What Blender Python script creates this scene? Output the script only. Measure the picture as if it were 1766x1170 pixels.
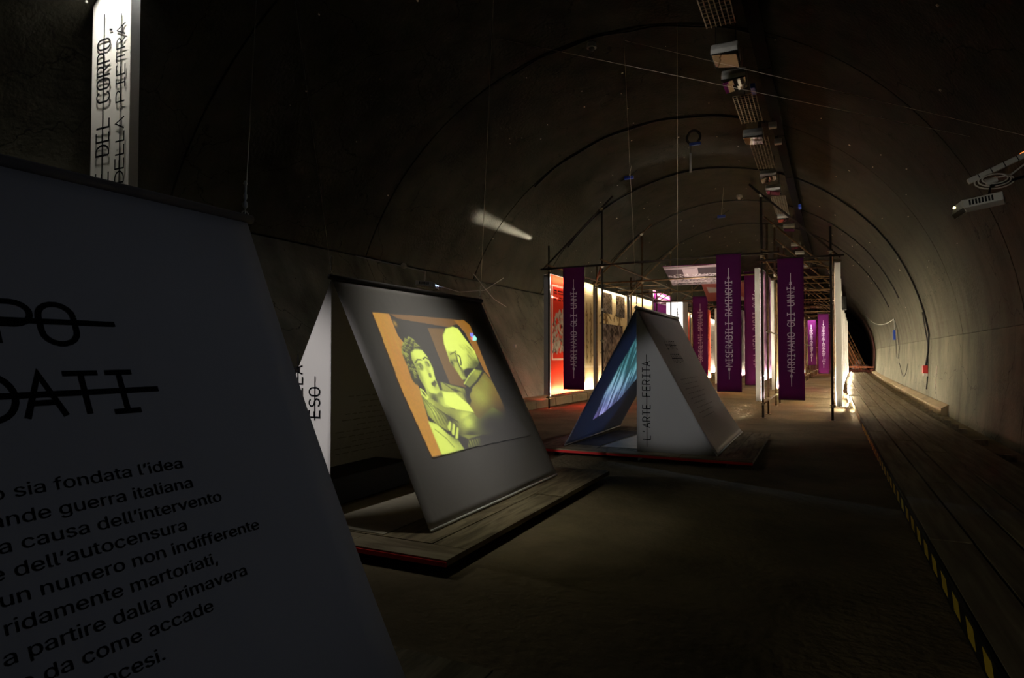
import bpy, bmesh, math, random
import numpy as np
from mathutils import Vector, Matrix

random.seed(7)
rng = np.random.default_rng(11)
PI = math.pi
sc = bpy.context.scene
for o in list(bpy.data.objects):
    bpy.data.objects.remove(o)
C = sc.collection

# ------------------------------------------------------------------ camera, world, exposure, large lights
cam_d = bpy.data.cameras.new('camera')
cam = bpy.data.objects.new('camera', cam_d)
C.objects.link(cam)
cam_d.sensor_width = 36.0
cam_d.lens = 36.0 * 1100.0 / 1766.0
cam_d.clip_start = 0.05
cam_d.clip_end = 400
cam.location = (0, 0, 1.6)
cam.rotation_euler = (math.radians(91.45), 0, math.radians(25.8))
sc.camera = cam

sc.view_settings.view_transform = 'Standard'
sc.view_settings.look = 'None'
sc.view_settings.gamma = 1.0
sc.view_settings.use_curve_mapping = False
sc.view_settings.exposure = 0.0
sc.cycles.use_denoising = True
sc.cycles.max_bounces = 7
sc.cycles.diffuse_bounces = 4
sc.cycles.glossy_bounces = 3
sc.cycles.transmission_bounces = 4
sc.cycles.sample_clamp_indirect = 4.0
sc.cycles.caustics_reflective = False
sc.cycles.caustics_refractive = False

world = bpy.data.worlds.new('world')
sc.world = world
world.use_nodes = True
world.node_tree.nodes['Background'].inputs[0].default_value = (0.5, 0.5, 0.55, 1)
world.node_tree.nodes['Background'].inputs[1].default_value = 0.0


def area(name, loc, aim, sx, sy, power, col, spread=180, parent=None):
    d = bpy.data.lights.new(name, 'AREA')
    d.shape = 'RECTANGLE'
    d.size = sx
    d.size_y = sy
    d.energy = power
    d.color = col
    d.spread = math.radians(spread)
    o = bpy.data.objects.new(name, d)
    C.objects.link(o)
    o.location = loc
    v = Vector(aim) - Vector(loc)
    o.rotation_euler = v.to_track_quat('-Z', 'Y').to_euler()
    if parent:
        o.parent = parent
    return o


def spot(name, loc, aim, power, col, ang, blend=0.3, rad=0.03):
    d = bpy.data.lights.new(name, 'SPOT')
    d.energy = power
    d.color = col
    d.spot_size = math.radians(ang)
    d.spot_blend = blend
    d.shadow_soft_size = rad
    o = bpy.data.objects.new(name, d)
    C.objects.link(o)
    o.location = loc
    v = Vector(aim) - Vector(loc)
    o.rotation_euler = v.to_track_quat('-Z', 'Y').to_euler()
    return o


WARM = (1.0, 0.84, 0.6)
NEUT = (1.0, 0.95, 0.86)
# weak unseen fill light added behind the camera for the near area
area('fill_light_behind', (-3.5, -7.0, 4.5), (-3.5, 2, 1), 5, 2, 1.0, (0.8, 0.85, 1.0))
# black level of the three projectors that shine on the tents
spot('projector_beam', (1.30, 9.02, 3.20), (-3.4, 5.9, 1.2), 46, (0.66, 0.72, 1.0), 25, 1.0)
spot('projector_beam.001', (1.75, 3.2, 3.6), (-2.25, 1.7, 1.2), 24.0, (0.68, 0.78, 1.0), 46, 0.9)
spot('projector_beam.002', (-7.85, 12.4, 3.25), (-3.2, 10.9, 1.0), 240, (0.35, 0.55, 1.0), 30, 0.5)
# unseen fill spots added to brighten the gable ends of the tents
spot('gable_fill_spot', (-4.25, -0.5, 3.1), (-4.5, 4.5, 1.2), 850, (1.0, 0.95, 0.93), 24, 0.8, 0.06)
area('front_fill', (-2.6, 6.5, 7.2), (-2.9, 17.3, 2.2), 1.2, .5, 34, (1.0, 0.93, 0.9), 62)  # unseen fill added to brighten the banners and scaffold front
spot('gable_fill_spot.001', (-2.1, 3.4, 3.5), (-2.05, 9.75, 1.05), 240, (0.97, 0.98, 1.0), 17, 0.7, 0.06)
area('platform_fill', (-3.3, 5.4, 5.0), (-3.2, 5.7, 0), .4, .4, 3.8, (1.0, .95, .82), 46)  # overhead fill added for the platform, no fixture there
spot('kerb_fill', (-1.2, -1.0, 1.0), (.72, 4.2, .08), 45, (1, .9, .7), 22, .9)  # fill spot added to brighten the yellow tape on the boardwalk edge
spot('projector_fill', (.6, 6.6, 2.4), (1.85, 8.97, 3.6), 16, (1, .95, .85), 20, .8)  # fill spot added to brighten the right projector
# light that leaks red under the red poster and beside the dark posts
area('red_leak', (-7.3, 19.0, .5), (-5.9, 18.2, 0), 2.4, .05, 22, (1, .06, .03), 120)
spot('red_leak.001', (-1.35, 17.75, .62), (-2.0, 17.5, 0), 16, (1, .08, .04), 70, .8)
spot('red_leak.002', (.10, 22.3, .75), (-.75, 22.2, 0), 26, (1, .06, .04), 75, .8)
# slit of light that escapes behind the left light boxes and rakes the vault
vs = area('vault_slit', (-8.0, 19.9, 4.15), (-9.4, 18.3, 5.85), 4.2, .02, 30, (1, .93, .8), 10)
_z = -(Vector((-9.4, 18.3, 5.85)) - Vector((-8.0, 19.9, 4.15))).normalized()
_x = (Vector((0, 1, 0)) - _z * _z.y).normalized()
vs.rotation_euler = Matrix((_x, _z.cross(_x), _z)).transposed().to_euler()


def drift(y):
    return 0.00033 * max(0.0, y) ** 2


# ------------------------------------------------------------------ helpers
class MB:
    def __init__(s):
        s.v = []
        s.f = []

    def box(s, x0, x1, y0, y1, z0, z1, M=None):
        b = len(s.v)
        pts = [(x, y, z) for z in (z0, z1) for y in (y0, y1) for x in (x0, x1)]
        if M is not None:
            pts = [tuple(M @ Vector(p)) for p in pts]
        s.v += pts
        for q in ((0, 2, 3, 1), (4, 5, 7, 6), (0, 1, 5, 4), (2, 6, 7, 3), (0, 4, 6, 2), (1, 3, 7, 5)):
            s.f.append(tuple(b + i for i in q))
        return s

    def tube(s, pts, r, n=6, cap=True, closed=False):
        pts = [Vector(p) for p in pts]
        m = len(pts)
        b = len(s.v)
        prev = None
        for i, p in enumerate(pts):
            if closed:
                t = pts[(i + 1) % m] - pts[i - 1]
            else:
                t = pts[min(i + 1, m - 1)] - pts[max(i - 1, 0)]
            t.normalize()
            if prev is None:
                a = Vector((0, 0, 1)) if abs(t.z) < 0.9 else Vector((1, 0, 0))
                u = t.cross(a).normalized()
            else:
                u = prev - t * prev.dot(t)
                if u.length < 1e-6:
                    u = t.cross(Vector((0.3, 0.5, 0.8)))
                u.normalize()
            prev = u
            w = t.cross(u)
            rr = r[i] if isinstance(r, (list, tuple)) else r
            for k in range(n):
                an = 2 * PI * k / n
                s.v.append(tuple(p + (u * math.cos(an) + w * math.sin(an)) * rr))
        for i in range(m - 1 + (1 if closed else 0)):
            for k in range(n):
                k2 = (k + 1) % n
                i2 = (i + 1) % m
                s.f.append((b + i * n + k, b + i * n + k2, b + i2 * n + k2, b + i2 * n + k))
        if cap and not closed:
            s.f.append(tuple(b + k for k in range(n))[::-1])
            s.f.append(tuple(b + (m - 1) * n + k for k in range(n)))
        return s

    def prism(s, poly, ax, a0, a1):
        """poly in the other two axes, extruded along ax"""
        b = len(s.v)
        n = len(poly)
        for a in (a0, a1):
            for p, q in poly:
                s.v.append({'x': (a, p, q), 'y': (p, a, q), 'z': (p, q, a)}[ax])
        s.f.append(tuple(b + i for i in range(n)))
        s.f.append(tuple(b + n + i for i in range(n))[::-1])
        for i in range(n):
            j = (i + 1) % n
            s.f.append((b + i, b + n + i, b + n + j, b + j))
        return s

    def quad(s, *p):
        b = len(s.v)
        s.v += [tuple(q) for q in p]
        s.f.append(tuple(range(b, b + len(p))))
        return s

    def sphere(s, c, r, n=8, m=6, sz=1.0):
        b = len(s.v)
        for i in range(m + 1):
            th = PI * i / m
            for k in range(n):
                a = 2 * PI * k / n
                s.v.append((c[0] + r * math.sin(th) * math.cos(a), c[1] + r * math.sin(th) * math.sin(a), c[2] + sz * r * math.cos(th)))
        for i in range(m):
            for k in range(n):
                s.f.append((b + i * n + k, b + (i + 1) * n + k, b + (i + 1) * n + (k + 1) % n, b + i * n + (k + 1) % n))
        return s

    def build(s, name, mat, parent=None, smooth=False, bevel=0):
        me = bpy.data.meshes.new(name)
        me.from_pydata(s.v, [], s.f)
        me.update()
        if smooth:
            for p in me.polygons:
                p.use_smooth = True
        bm = bmesh.new()
        bm.from_mesh(me)
        bmesh.ops.recalc_face_normals(bm, faces=bm.faces)
        bm.to_mesh(me)
        bm.free()
        me.materials.append(mat)
        o = bpy.data.objects.new(name, me)
        C.objects.link(o)
        if bevel:
            md = o.modifiers.new('bevel', 'BEVEL')
            md.width = bevel
            md.segments = 2
            md.limit_method = 'ANGLE'
        if parent is not None:
            o.parent = parent
            o.matrix_parent_inverse = Matrix.Translation(-parent.location)
        return o


def thing(name, loc, label, cat, group=None, kind=None):
    o = bpy.data.objects.new(name, None)
    o.empty_display_size = 0.1
    C.objects.link(o)
    o.location = loc
    o['label'] = label
    o['category'] = cat
    if group:
        o['group'] = group
    if kind:
        o['kind'] = kind
    return o


def tag(o, label, cat, group=None, kind=None):
    o['label'] = label
    o['category'] = cat
    if group:
        o['group'] = group
    if kind:
        o['kind'] = kind
    return o


def structure(name, label=None):
    o = bpy.data.objects.new(name, None)
    C.objects.link(o)
    o['kind'] = 'structure'
    if label:
        o['label'] = label
    return o


# ------------------------------------------------------------------ materials
def new_mat(name):
    m = bpy.data.materials.new(name)
    m.use_nodes = True
    nt = m.node_tree
    nt.nodes.clear()
    out = nt.nodes.new('ShaderNodeOutputMaterial')
    return m, nt, out


def N(nt, t, **k):
    n = nt.nodes.new(t)
    for a, b in k.items():
        setattr(n, a, b)
    return n


def simple(name, col, rough=0.6, metal=0.0, noise=0.0, scale=8.0, bump=0.0, spec=0.5):
    m, nt, out = new_mat(name)
    b = N(nt, 'ShaderNodeBsdfPrincipled')
    b.inputs['Roughness'].default_value = rough
    b.inputs['Metallic'].default_value = metal
    b.inputs['Specular IOR Level'].default_value = spec
    b.inputs['Base Color'].default_value = (*col, 1)
    nt.links.new(b.outputs[0], out.inputs[0])
    if noise or bump:
        tc = N(nt, 'ShaderNodeTexCoord')
        nz = N(nt, 'ShaderNodeTexNoise')
        nz.inputs['Scale'].default_value = scale
        nz.inputs['Detail'].default_value = 6
        nt.links.new(tc.outputs['Object'], nz.inputs['Vector'])
        if noise:
            r = N(nt, 'ShaderNodeValToRGB')
            r.color_ramp.elements[0].position = 0.3
            r.color_ramp.elements[1].position = 0.7
            r.color_ramp.elements[0].color = (*[c * (1 - noise) for c in col], 1)
            r.color_ramp.elements[1].color = (*[min(1, c * (1 + noise)) for c in col], 1)
            nt.links.new(nz.outputs[0], r.inputs[0])
            nt.links.new(r.outputs[0], b.inputs['Base Color'])
        if bump:
            bp = N(nt, 'ShaderNodeBump')
            bp.inputs['Strength'].default_value = bump
            bp.inputs['Distance'].default_value = 0.02
            nt.links.new(nz.outputs[0], bp.inputs['Height'])
            nt.links.new(bp.outputs[0], b.inputs['Normal'])
    return m


def emit(name, col, strength):
    m, nt, out = new_mat(name)
    e = N(nt, 'ShaderNodeEmission')
    e.inputs[0].default_value = (*col, 1)
    e.inputs[1].default_value = strength
    nt.links.new(e.outputs[0], out.inputs[0])
    return m


def fabric(name, col, trans=0.4, attr=None, weave=True, wrinkle=0.0, wvec=(1, 1, 1), tint=None, gloss=0):
    m, nt, out = new_mat(name)
    d = N(nt, 'ShaderNodeBsdfDiffuse')
    t = N(nt, 'ShaderNodeBsdfTranslucent')
    mx = N(nt, 'ShaderNodeMixShader')
    mx.inputs[0].default_value = trans
    nt.links.new(d.outputs[0], mx.inputs[1])
    nt.links.new(t.outputs[0], mx.inputs[2])
    nt.links.new(mx.outputs[0], out.inputs[0])
    if attr:
        a = N(nt, 'ShaderNodeAttribute', attribute_name=attr)
        nt.links.new(a.outputs['Color'], d.inputs[0])
        nt.links.new(a.outputs['Color'], t.inputs[0])
    else:
        d.inputs[0].default_value = (*col, 1)
        t.inputs[0].default_value = (*(tint or col), 1)
    if weave or wrinkle:
        tc = N(nt, 'ShaderNodeTexCoord')
        mp = N(nt, 'ShaderNodeMapping')
        mp.inputs['Scale'].default_value = wvec
        nt.links.new(tc.outputs['Object'], mp.inputs[0])
        nz = N(nt, 'ShaderNodeTexNoise')
        nz.inputs['Scale'].default_value = 3.0 if wrinkle else 60
        nz.inputs['Detail'].default_value = 3
        nt.links.new(mp.outputs[0], nz.inputs['Vector'])
        bp = N(nt, 'ShaderNodeBump')
        bp.inputs['Strength'].default_value = wrinkle or 0.15
        bp.inputs['Distance'].default_value = 0.05 if wrinkle else 0.002
        nt.links.new(nz.outputs[0], bp.inputs['Height'])
        nt.links.new(bp.outputs[0], d.inputs['Normal'])
        if gloss:
            g = N(nt, 'ShaderNodeBsdfGlossy')
            g.inputs['Roughness'].default_value = .38
            g.inputs[0].default_value = (.9, .85, .82, 1)
            nt.links.new(bp.outputs[0], g.inputs['Normal'])
            m2 = N(nt, 'ShaderNodeMixShader')
            m2.inputs[0].default_value = gloss
            nt.links.new(mx.outputs[0], m2.inputs[1])
            nt.links.new(g.outputs[0], m2.inputs[2])
            nt.links.new(m2.outputs[0], out.inputs[0])
    return m


def concrete(name, base, streak=True, cracks=True, bump=0.5, crown=None):
    m, nt, out = new_mat(name)
    b = N(nt, 'ShaderNodeBsdfPrincipled')
    b.inputs['Roughness'].default_value = 0.85
    b.inputs['Specular IOR Level'].default_value = 0.04
    nt.links.new(b.outputs[0], out.inputs[0])
    tc = N(nt, 'ShaderNodeTexCoord')
    n1 = N(nt, 'ShaderNodeTexNoise')
    n1.inputs['Scale'].default_value = 0.9
    n1.inputs['Detail'].default_value = 9
    n1.inputs['Roughness'].default_value = 0.62
    nt.links.new(tc.outputs['Object'], n1.inputs['Vector'])
    r1 = N(nt, 'ShaderNodeValToRGB')
    e = r1.color_ramp.elements
    e[0].position = 0.3
    e[1].position = 0.72
    e[0].color = (*[c * 0.62 for c in base], 1)
    e[1].color = (*[c * 1.25 for c in base], 1)
    nt.links.new(n1.outputs[0], r1.inputs[0])
    last = r1.outputs[0]

    def mult(fac_out, lo, last):
        mm = N(nt, 'ShaderNodeMix', data_type='RGBA', blend_type='MULTIPLY')
        mm.inputs['Factor'].default_value = 1.0
        rr = N(nt, 'ShaderNodeMapRange')
        rr.inputs['From Min'].default_value = lo[0]
        rr.inputs['From Max'].default_value = lo[1]
        rr.inputs['To Min'].default_value = lo[2]
        rr.inputs['To Max'].default_value = 1.0
        nt.links.new(fac_out, rr.inputs[0])
        cc = N(nt, 'ShaderNodeCombineColor')
        for i in range(3):
            nt.links.new(rr.outputs[0], cc.inputs[i])
        nt.links.new(last, mm.inputs[6])
        nt.links.new(cc.outputs[0], mm.inputs[7])
        return mm.outputs[2]
    if streak:
        mp = N(nt, 'ShaderNodeMapping')
        mp.inputs['Scale'].default_value = (1.0, 1.1, 0.25)
        nt.links.new(tc.outputs['Object'], mp.inputs[0])
        n2 = N(nt, 'ShaderNodeTexNoise')
        n2.inputs['Scale'].default_value = 1.5
        n2.inputs['Detail'].default_value = 5
        nt.links.new(mp.outputs[0], n2.inputs['Vector'])
        last = mult(n2.outputs[0], (0.30, 0.55, 0.66), last)
    if crown:  # weaker light up the vault painted in: colour darkens with height
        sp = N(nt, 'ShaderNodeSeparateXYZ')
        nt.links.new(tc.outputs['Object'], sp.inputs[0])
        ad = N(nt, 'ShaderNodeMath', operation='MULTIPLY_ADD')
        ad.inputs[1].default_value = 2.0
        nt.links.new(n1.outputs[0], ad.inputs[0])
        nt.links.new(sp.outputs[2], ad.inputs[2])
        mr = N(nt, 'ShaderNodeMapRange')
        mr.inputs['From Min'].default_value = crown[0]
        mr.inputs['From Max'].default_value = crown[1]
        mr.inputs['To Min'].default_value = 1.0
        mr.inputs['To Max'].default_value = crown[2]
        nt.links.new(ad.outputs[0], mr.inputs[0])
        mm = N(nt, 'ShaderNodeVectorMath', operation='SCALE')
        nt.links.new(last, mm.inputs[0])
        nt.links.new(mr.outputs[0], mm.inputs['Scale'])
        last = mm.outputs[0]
    if cracks:
        nd = N(nt, 'ShaderNodeTexNoise')
        nd.inputs['Scale'].default_value = 1.3
        nd.inputs['Detail'].default_value = 6
        nt.links.new(tc.outputs['Object'], nd.inputs['Vector'])
        va = N(nt, 'ShaderNodeVectorMath', operation='ADD')
        nt.links.new(tc.outputs['Object'], va.inputs[0])
        nt.links.new(nd.outputs['Color'], va.inputs[1])
        vo = N(nt, 'ShaderNodeTexVoronoi', feature='DISTANCE_TO_EDGE')
        vo.inputs['Scale'].default_value = 0.42
        nt.links.new(va.outputs[0], vo.inputs['Vector'])
        last = mult(vo.outputs['Distance'], (0.0, 0.006, 0.25), last)
        # small pock marks
        v2 = N(nt, 'ShaderNodeTexVoronoi')
        v2.inputs['Scale'].default_value = 3.4
        nt.links.new(tc.outputs['Object'], v2.inputs['Vector'])
        last = mult(v2.outputs['Distance'], (0.03, 0.07, 0.35), last)
    nt.links.new(last, b.inputs['Base Color'])
    n3 = N(nt, 'ShaderNodeTexNoise')
    n3.inputs['Scale'].default_value = 14
    n3.inputs['Detail'].default_value = 8
    nt.links.new(tc.outputs['Object'], n3.inputs['Vector'])
    bp = N(nt, 'ShaderNodeBump')
    bp.inputs['Strength'].default_value = bump
    bp.inputs['Distance'].default_value = 0.03
    nt.links.new(n3.outputs[0], bp.inputs['Height'])
    nt.links.new(bp.outputs[0], b.inputs['Normal'])
    return m


def wood(name, base, dark, vec=(8, 0.6, 8)):
    m, nt, out = new_mat(name)
    b = N(nt, 'ShaderNodeBsdfPrincipled')
    b.inputs['Roughness'].default_value = 0.7
    b.inputs['Specular IOR Level'].default_value = 0.3
    nt.links.new(b.outputs[0], out.inputs[0])
    tc = N(nt, 'ShaderNodeTexCoord')
    mp = N(nt, 'ShaderNodeMapping')
    mp.inputs['Scale'].default_value = vec
    oi = N(nt, 'ShaderNodeObjectInfo')
    va = N(nt, 'ShaderNodeVectorMath', operation='ADD')
    nt.links.new(tc.outputs['Object'], mp.inputs[0])
    nt.links.new(mp.outputs[0], va.inputs[0])
    sc_ = N(nt, 'ShaderNodeMath', operation='MULTIPLY')
    sc_.inputs[1].default_value = 40
    nt.links.new(oi.outputs['Random'], sc_.inputs[0])
    nt.links.new(sc_.outputs[0], va.inputs[1])
    nz = N(nt, 'ShaderNodeTexNoise')
    nz.inputs['Scale'].default_value = 1.6
    nz.inputs['Detail'].default_value = 7
    nz.inputs['Distortion'].default_value = 0.6
    nt.links.new(va.outputs[0], nz.inputs['Vector'])
    r = N(nt, 'ShaderNodeValToRGB')
    r.color_ramp.elements[0].position = 0.32
    r.color_ramp.elements[1].position = 0.66
    r.color_ramp.elements[0].color = (*dark, 1)
    r.color_ramp.elements[1].color = (*base, 1)
    nt.links.new(nz.outputs[0], r.inputs[0])
    nt.links.new(r.outputs[0], b.inputs['Base Color'])
    bp = N(nt, 'ShaderNodeBump')
    bp.inputs['Strength'].default_value = 0.25
    bp.inputs['Distance'].default_value = 0.01
    nt.links.new(nz.outputs[0], bp.inputs['Height'])
    nt.links.new(bp.outputs[0], b.inputs['Normal'])
    return m


M_VAULT = concrete('vault_concrete', (0.22, 0.208, 0.155), crown=(2.6, 5.9, 0.14))  # dimmer light towards the crown is part of this colour
M_WALL = concrete('wall_concrete', (0.225, 0.214, 0.158))
M_WALLL = concrete('left_wall_concrete', (0.24, 0.24, 0.195))
M_KERB = concrete('kerb_concrete', (0.36, 0.28, 0.17), streak=False, cracks=False)
M_FLOOR = concrete('floor_asphalt', (0.25, 0.20, 0.12), streak=False, cracks=False, bump=0.9)
M_DARK = simple('dark_rubber', (0.01, 0.01, 0.01), 0.7)
M_BLACK = simple('black_paint', (0.006, 0.006, 0.007), 0.6, spec=0.2)
M_INK = simple('black_ink', (0.004, 0.004, 0.005), 0.9, spec=0.05)
M_GREYINK = simple('grey_ink', (0.30, 0.27, 0.22), 0.9)
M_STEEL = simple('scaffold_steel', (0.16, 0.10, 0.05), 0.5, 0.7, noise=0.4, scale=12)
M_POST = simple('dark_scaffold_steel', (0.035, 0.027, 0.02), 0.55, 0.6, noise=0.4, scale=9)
M_CLAMP = simple('clamp_steel', (0.45, 0.38, 0.25), 0.35, 0.9)
M_TRAY = simple('galvanised_tray', (0.30, 0.26, 0.18), 0.5, 0.6)
M_PALLET = wood('platform_board_wood', (0.36, 0.30, 0.19), (0.17, 0.13, 0.075), (1.2, 5, 3))
M_PALLETX = wood('platform_strip_wood', (0.34, 0.28, 0.17), (0.12, 0.09, 0.05), (9, 1.1, 3))
M_BOARD = wood('walkway_board_wood', (0.40, 0.33, 0.22), (0.20, 0.155, 0.10), (8, 0.5, 3))
M_TIMBER = wood('raw_timber', (0.5, 0.34, 0.14), (0.3, 0.19, 0.07), (3, 3, 3))
M_RED = simple('red_edge_paint', (0.85, 0.02, 0.02), 0.5)
M_YEL = simple('yellow_tape', (0.85, 0.62, 0.04), 0.5)
M_WIRE = simple('steel_wire', (0.62, 0.58, 0.5), 0.4, 0.3)
M_WHITE = simple('white_plastic', (0.78, 0.76, 0.70), 0.5)
M_HOUSING = simple('lamp_housing_grey', (0.7, 0.7, 0.62), 0.6, noise=0.15)
M_GLASS = simple('lamp_reflector', (0.95, 0.92, 0.94), 0.03, 1.0, bump=0.03, scale=2.5)
M_BLUE = simple('blue_plastic', (0.02, 0.07, 0.5), 0.4)
M_REDPL = simple('red_plastic', (0.55, 0.03, 0.03), 0.4)
M_CHIP = simple('bare_plaster_chip', (0.75, 0.66, 0.58), 0.9)
M_ENDP = simple('grey_end_panel', (.4, .38, .33), .9)
M_RIDGE = simple('ridge_cloth_grey', (.10, .09, .09), .9)
M_TENT = fabric('tent_fabric', (0.60, 0.58, 0.57), 0.28, wrinkle=0.35, wvec=(1.2, 1.2, 0.5), tint=(0.5, 0.47, 0.36))
M_TENTSLICK = fabric('tent_fabric_tight', (0.50, 0.46, 0.44), 0.3, wrinkle=0.5, wvec=(0.5, 6.0, 0.5), gloss=.12)
M_TENTBLUELIT = fabric('tent_fabric_blue_lit', (0.50, 0.52, 0.58), 0.4, wrinkle=0.3, wvec=(1.2, 1.2, 0.5), tint=(.42, .48, .66))  # blue projector light put into the colour of the white cloth
M_PURPLE = fabric('purple_textile', (0.15, 0.022, 0.115), 0.42)
M_BACKW = fabric('white_back_textile', (0.78, 0.76, 0.70), 0.6, wrinkle=0.4, wvec=(2, 5, 0.15))
M_PRINT = fabric('printed_textile', (1, 1, 1), 0.6, attr='Col')
M_PURPLEINK = simple('pale_lilac_ink', (0.95, 0.72, 0.80), 0.9)
M_TUBE = emit('fluorescent_tube_glow', (1.0, 0.86, 0.66), 700)
M_TUBEV = emit('vertical_tube_glow', (1.0, 0.88, 0.68), 30)
M_TUBET = emit('top_tube_glow', (1.0, 0.86, 0.66), 170)
M_TUBEO = emit('floor_tube_glow', (1.0, 0.88, 0.66), 270)
M_TUBEF = emit('front_tube_glow', (1.0, 0.92, 0.76), 170)
M_TUBEW = emit('white_tube_glow', (1.0, 0.91, 0.74), 900)

# ------------------------------------------------------------------ stroke lettering (one line weight, slab I)
def arc(cx, cy, rx, ry, a0, a1, n=9):
    return [(cx + rx * math.cos(math.radians(a0 + (a1 - a0) * i / n)), cy + ry * math.sin(math.radians(a0 + (a1 - a0) * i / n))) for i in range(n + 1)]


GL = {
    'A': [[(0, 0), (.3, 1), (.6, 0)], [(.1, .33), (.5, .33)]],
    'B': [[(0, 0), (0, 1), (.3, 1)] + arc(.3, .76, .24, .24, 90, -90) + [(0, .52)], [(.3, .52)] + arc(.3, .26, .28, .26, 90, -90) + [(0, 0)]],
    'C': [arc(.31, .68, .29, .32, 20, 180) + arc(.31, .32, .29, .32, 180, 340)],
    'D': [[(0, 0), (0, 1), (.22, 1)] + arc(.22, .5, .36, .5, 90, -90, 12) + [(0, 0)]],
    'E': [[(.55, 1), (.03, 1), (.03, 0), (.55, 0)], [(.03, .52), (.48, .52)]],
    'F': [[(.55, 1), (.03, 1), (.03, 0)], [(.03, .52), (.48, .52)]],
    'G': [arc(.31, .68, .29, .32, 20, 180) + arc(.31, .32, .29, .32, 180, 350) + [(.59, .46), (.33, .46)]],
    'H': [[(0, 0), (0, 1)], [(.6, 0), (.6, 1)], [(0, .52), (.6, .52)]],
    'I': [[(.05, 1), (.55, 1)], [(.3, 1), (.3, 0)], [(.05, 0), (.55, 0)]],
    'L': [[(.06, 1), (.06, 0), (.57, 0)]],
    'M': [[(0, 0), (.02, 1), (.3, .4), (.58, 1), (.6, 0)]],
    'N': [[(.02, 0), (.02, 1), (.57, 0), (.57, 1)]],
    'O': [arc(.3, .68, .29, .32, 0, 180) + arc(.3, .32, .29, .32, 180, 360) + [(.59, .68)]],
    'P': [[(0.02, 0), (.02, 1), (.3, 1)] + arc(.3, .73, .27, .27, 90, -90) + [(.02, .46)]],
    'R': [[(0.02, 0), (.02, 1), (.3, 1)] + arc(.3, .74, .25, .26, 90, -90) + [(.02, .48)], [(.3, .48), (.57, 0)]],
    'S': [arc(.3, .76, .26, .24, 25, 260) + arc(.3, .25, .28, .25, 85, -155)],
    'T': [[(0, 1), (.6, 1)], [(.3, 1), (.3, 0)]],
    'U': [[(.02, 1), (.02, .3)] + arc(.3, .3, .28, .3, 180, 360) + [(.58, 1)]],
    'V': [[(0, 1), (.3, 0), (.6, 1)]],
    'Z': [[(.02, 1), (.57, 1), (.02, 0), (.58, 0)]],
    "'": [[(.3, 1.02), (.25, .74)]],
    ',': [[(.3, .1), (.22, -.16)]],
    '«': [[(.28, .68), (.08, .5), (.28, .32)], [(.5, .68), (.3, .5), (.5, .32)]],
    '»': [[(.12, .68), (.32, .5), (.12, .32)], [(.34, .68), (.54, .5), (.34, .32)]],
    ' ': [],
}


def ribbon(mb, line, w, fn):
    pts = [np.array(p, float) for p in line]
    L = []
    R = []
    for i, p in enumerate(pts):
        d0 = pts[i] - pts[i - 1] if i > 0 else None
        d1 = pts[i + 1] - pts[i] if i < len(pts) - 1 else None
        ds = [d / (np.linalg.norm(d) + 1e-9) for d in (d0, d1) if d is not None and np.linalg.norm(d) > 1e-6]
        if not ds:
            ds = [np.array([1.0, 0])]
        ns = [np.array([-d[1], d[0]]) for d in ds]
        nn = sum(ns)
        ln = np.linalg.norm(nn)
        if ln < 1e-3:
            nn = ns[0]
            ln = 1
        nn = nn / ln
        k = 1 / max(0.45, float(nn @ ns[0]))
        L.append(p + nn * w / 2 * k)
        R.append(p - nn * w / 2 * k)
    b = len(mb.v)
    for l, r in zip(L, R):
        mb.v.append(tuple(fn(*l)))
        mb.v.append(tuple(fn(*r)))
    for i in range(len(pts) - 1):
        mb.f.append((b + 2 * i, b + 2 * i + 1, b + 2 * i + 3, b + 2 * i + 2))


def stroke_text(mb, text, h, fn, weight=0.12, pitch=0.78, strike=None, lead=0.9, tail=0.9, align='l', xs=1.0):
    """fn(x, y) -> point in space, x along reading direction (metres), y up from the baseline"""
    total = (len(text) * pitch - (pitch - 0.6 * xs)) * h
    x0 = {'l': 0, 'c': -total / 2, 'r': -total}[align]
    for i, ch in enumerate(text):
        for ln in GL.get(ch, []):
            ribbon(mb, [(x0 + (i * pitch + px * xs) * h, py * h) for px, py in ln], weight * h, fn)
    if strike is not None:
        n = 8
        a, b = x0 - lead * h, x0 + total + tail * h
        ribbon(mb, [(a + (b - a) * i / n, strike * h) for i in range(n + 1)], weight * h * 0.85, fn)
    return total


def plane_fn(o, ex, ey):
    o, ex, ey = Vector(o), Vector(ex), Vector(ey)
    return lambda x, y: o + ex * x + ey * y


SANS = None
try:
    import os
    SANS = bpy.data.fonts.load(os.path.join(bpy.utils.system_resource('DATAFILES'), 'fonts', 'Inter.woff2'))
except Exception:
    SANS = None


def font_text(mb, text, size, fn, align='LEFT'):
    """one line of running text in the built-in typeface, turned into a mesh"""
    cu = bpy.data.curves.new('t', 'FONT')
    cu.body = text
    cu.size = size
    cu.align_x = align
    cu.resolution_u = 2
    if SANS:
        cu.font = SANS
    ob = bpy.data.objects.new('t', cu)
    C.objects.link(ob)
    dg = bpy.context.evaluated_depsgraph_get()
    me = bpy.data.meshes.new_from_object(ob.evaluated_get(dg))
    b = len(mb.v)
    for v in me.vertices:
        mb.v.append(tuple(fn(v.co.x, v.co.y)))
    for p in me.polygons:
        mb.f.append(tuple(b + i for i in p.vertices))
    bpy.data.objects.remove(ob)
    bpy.data.curves.remove(cu)
    bpy.data.meshes.remove(me)


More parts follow.
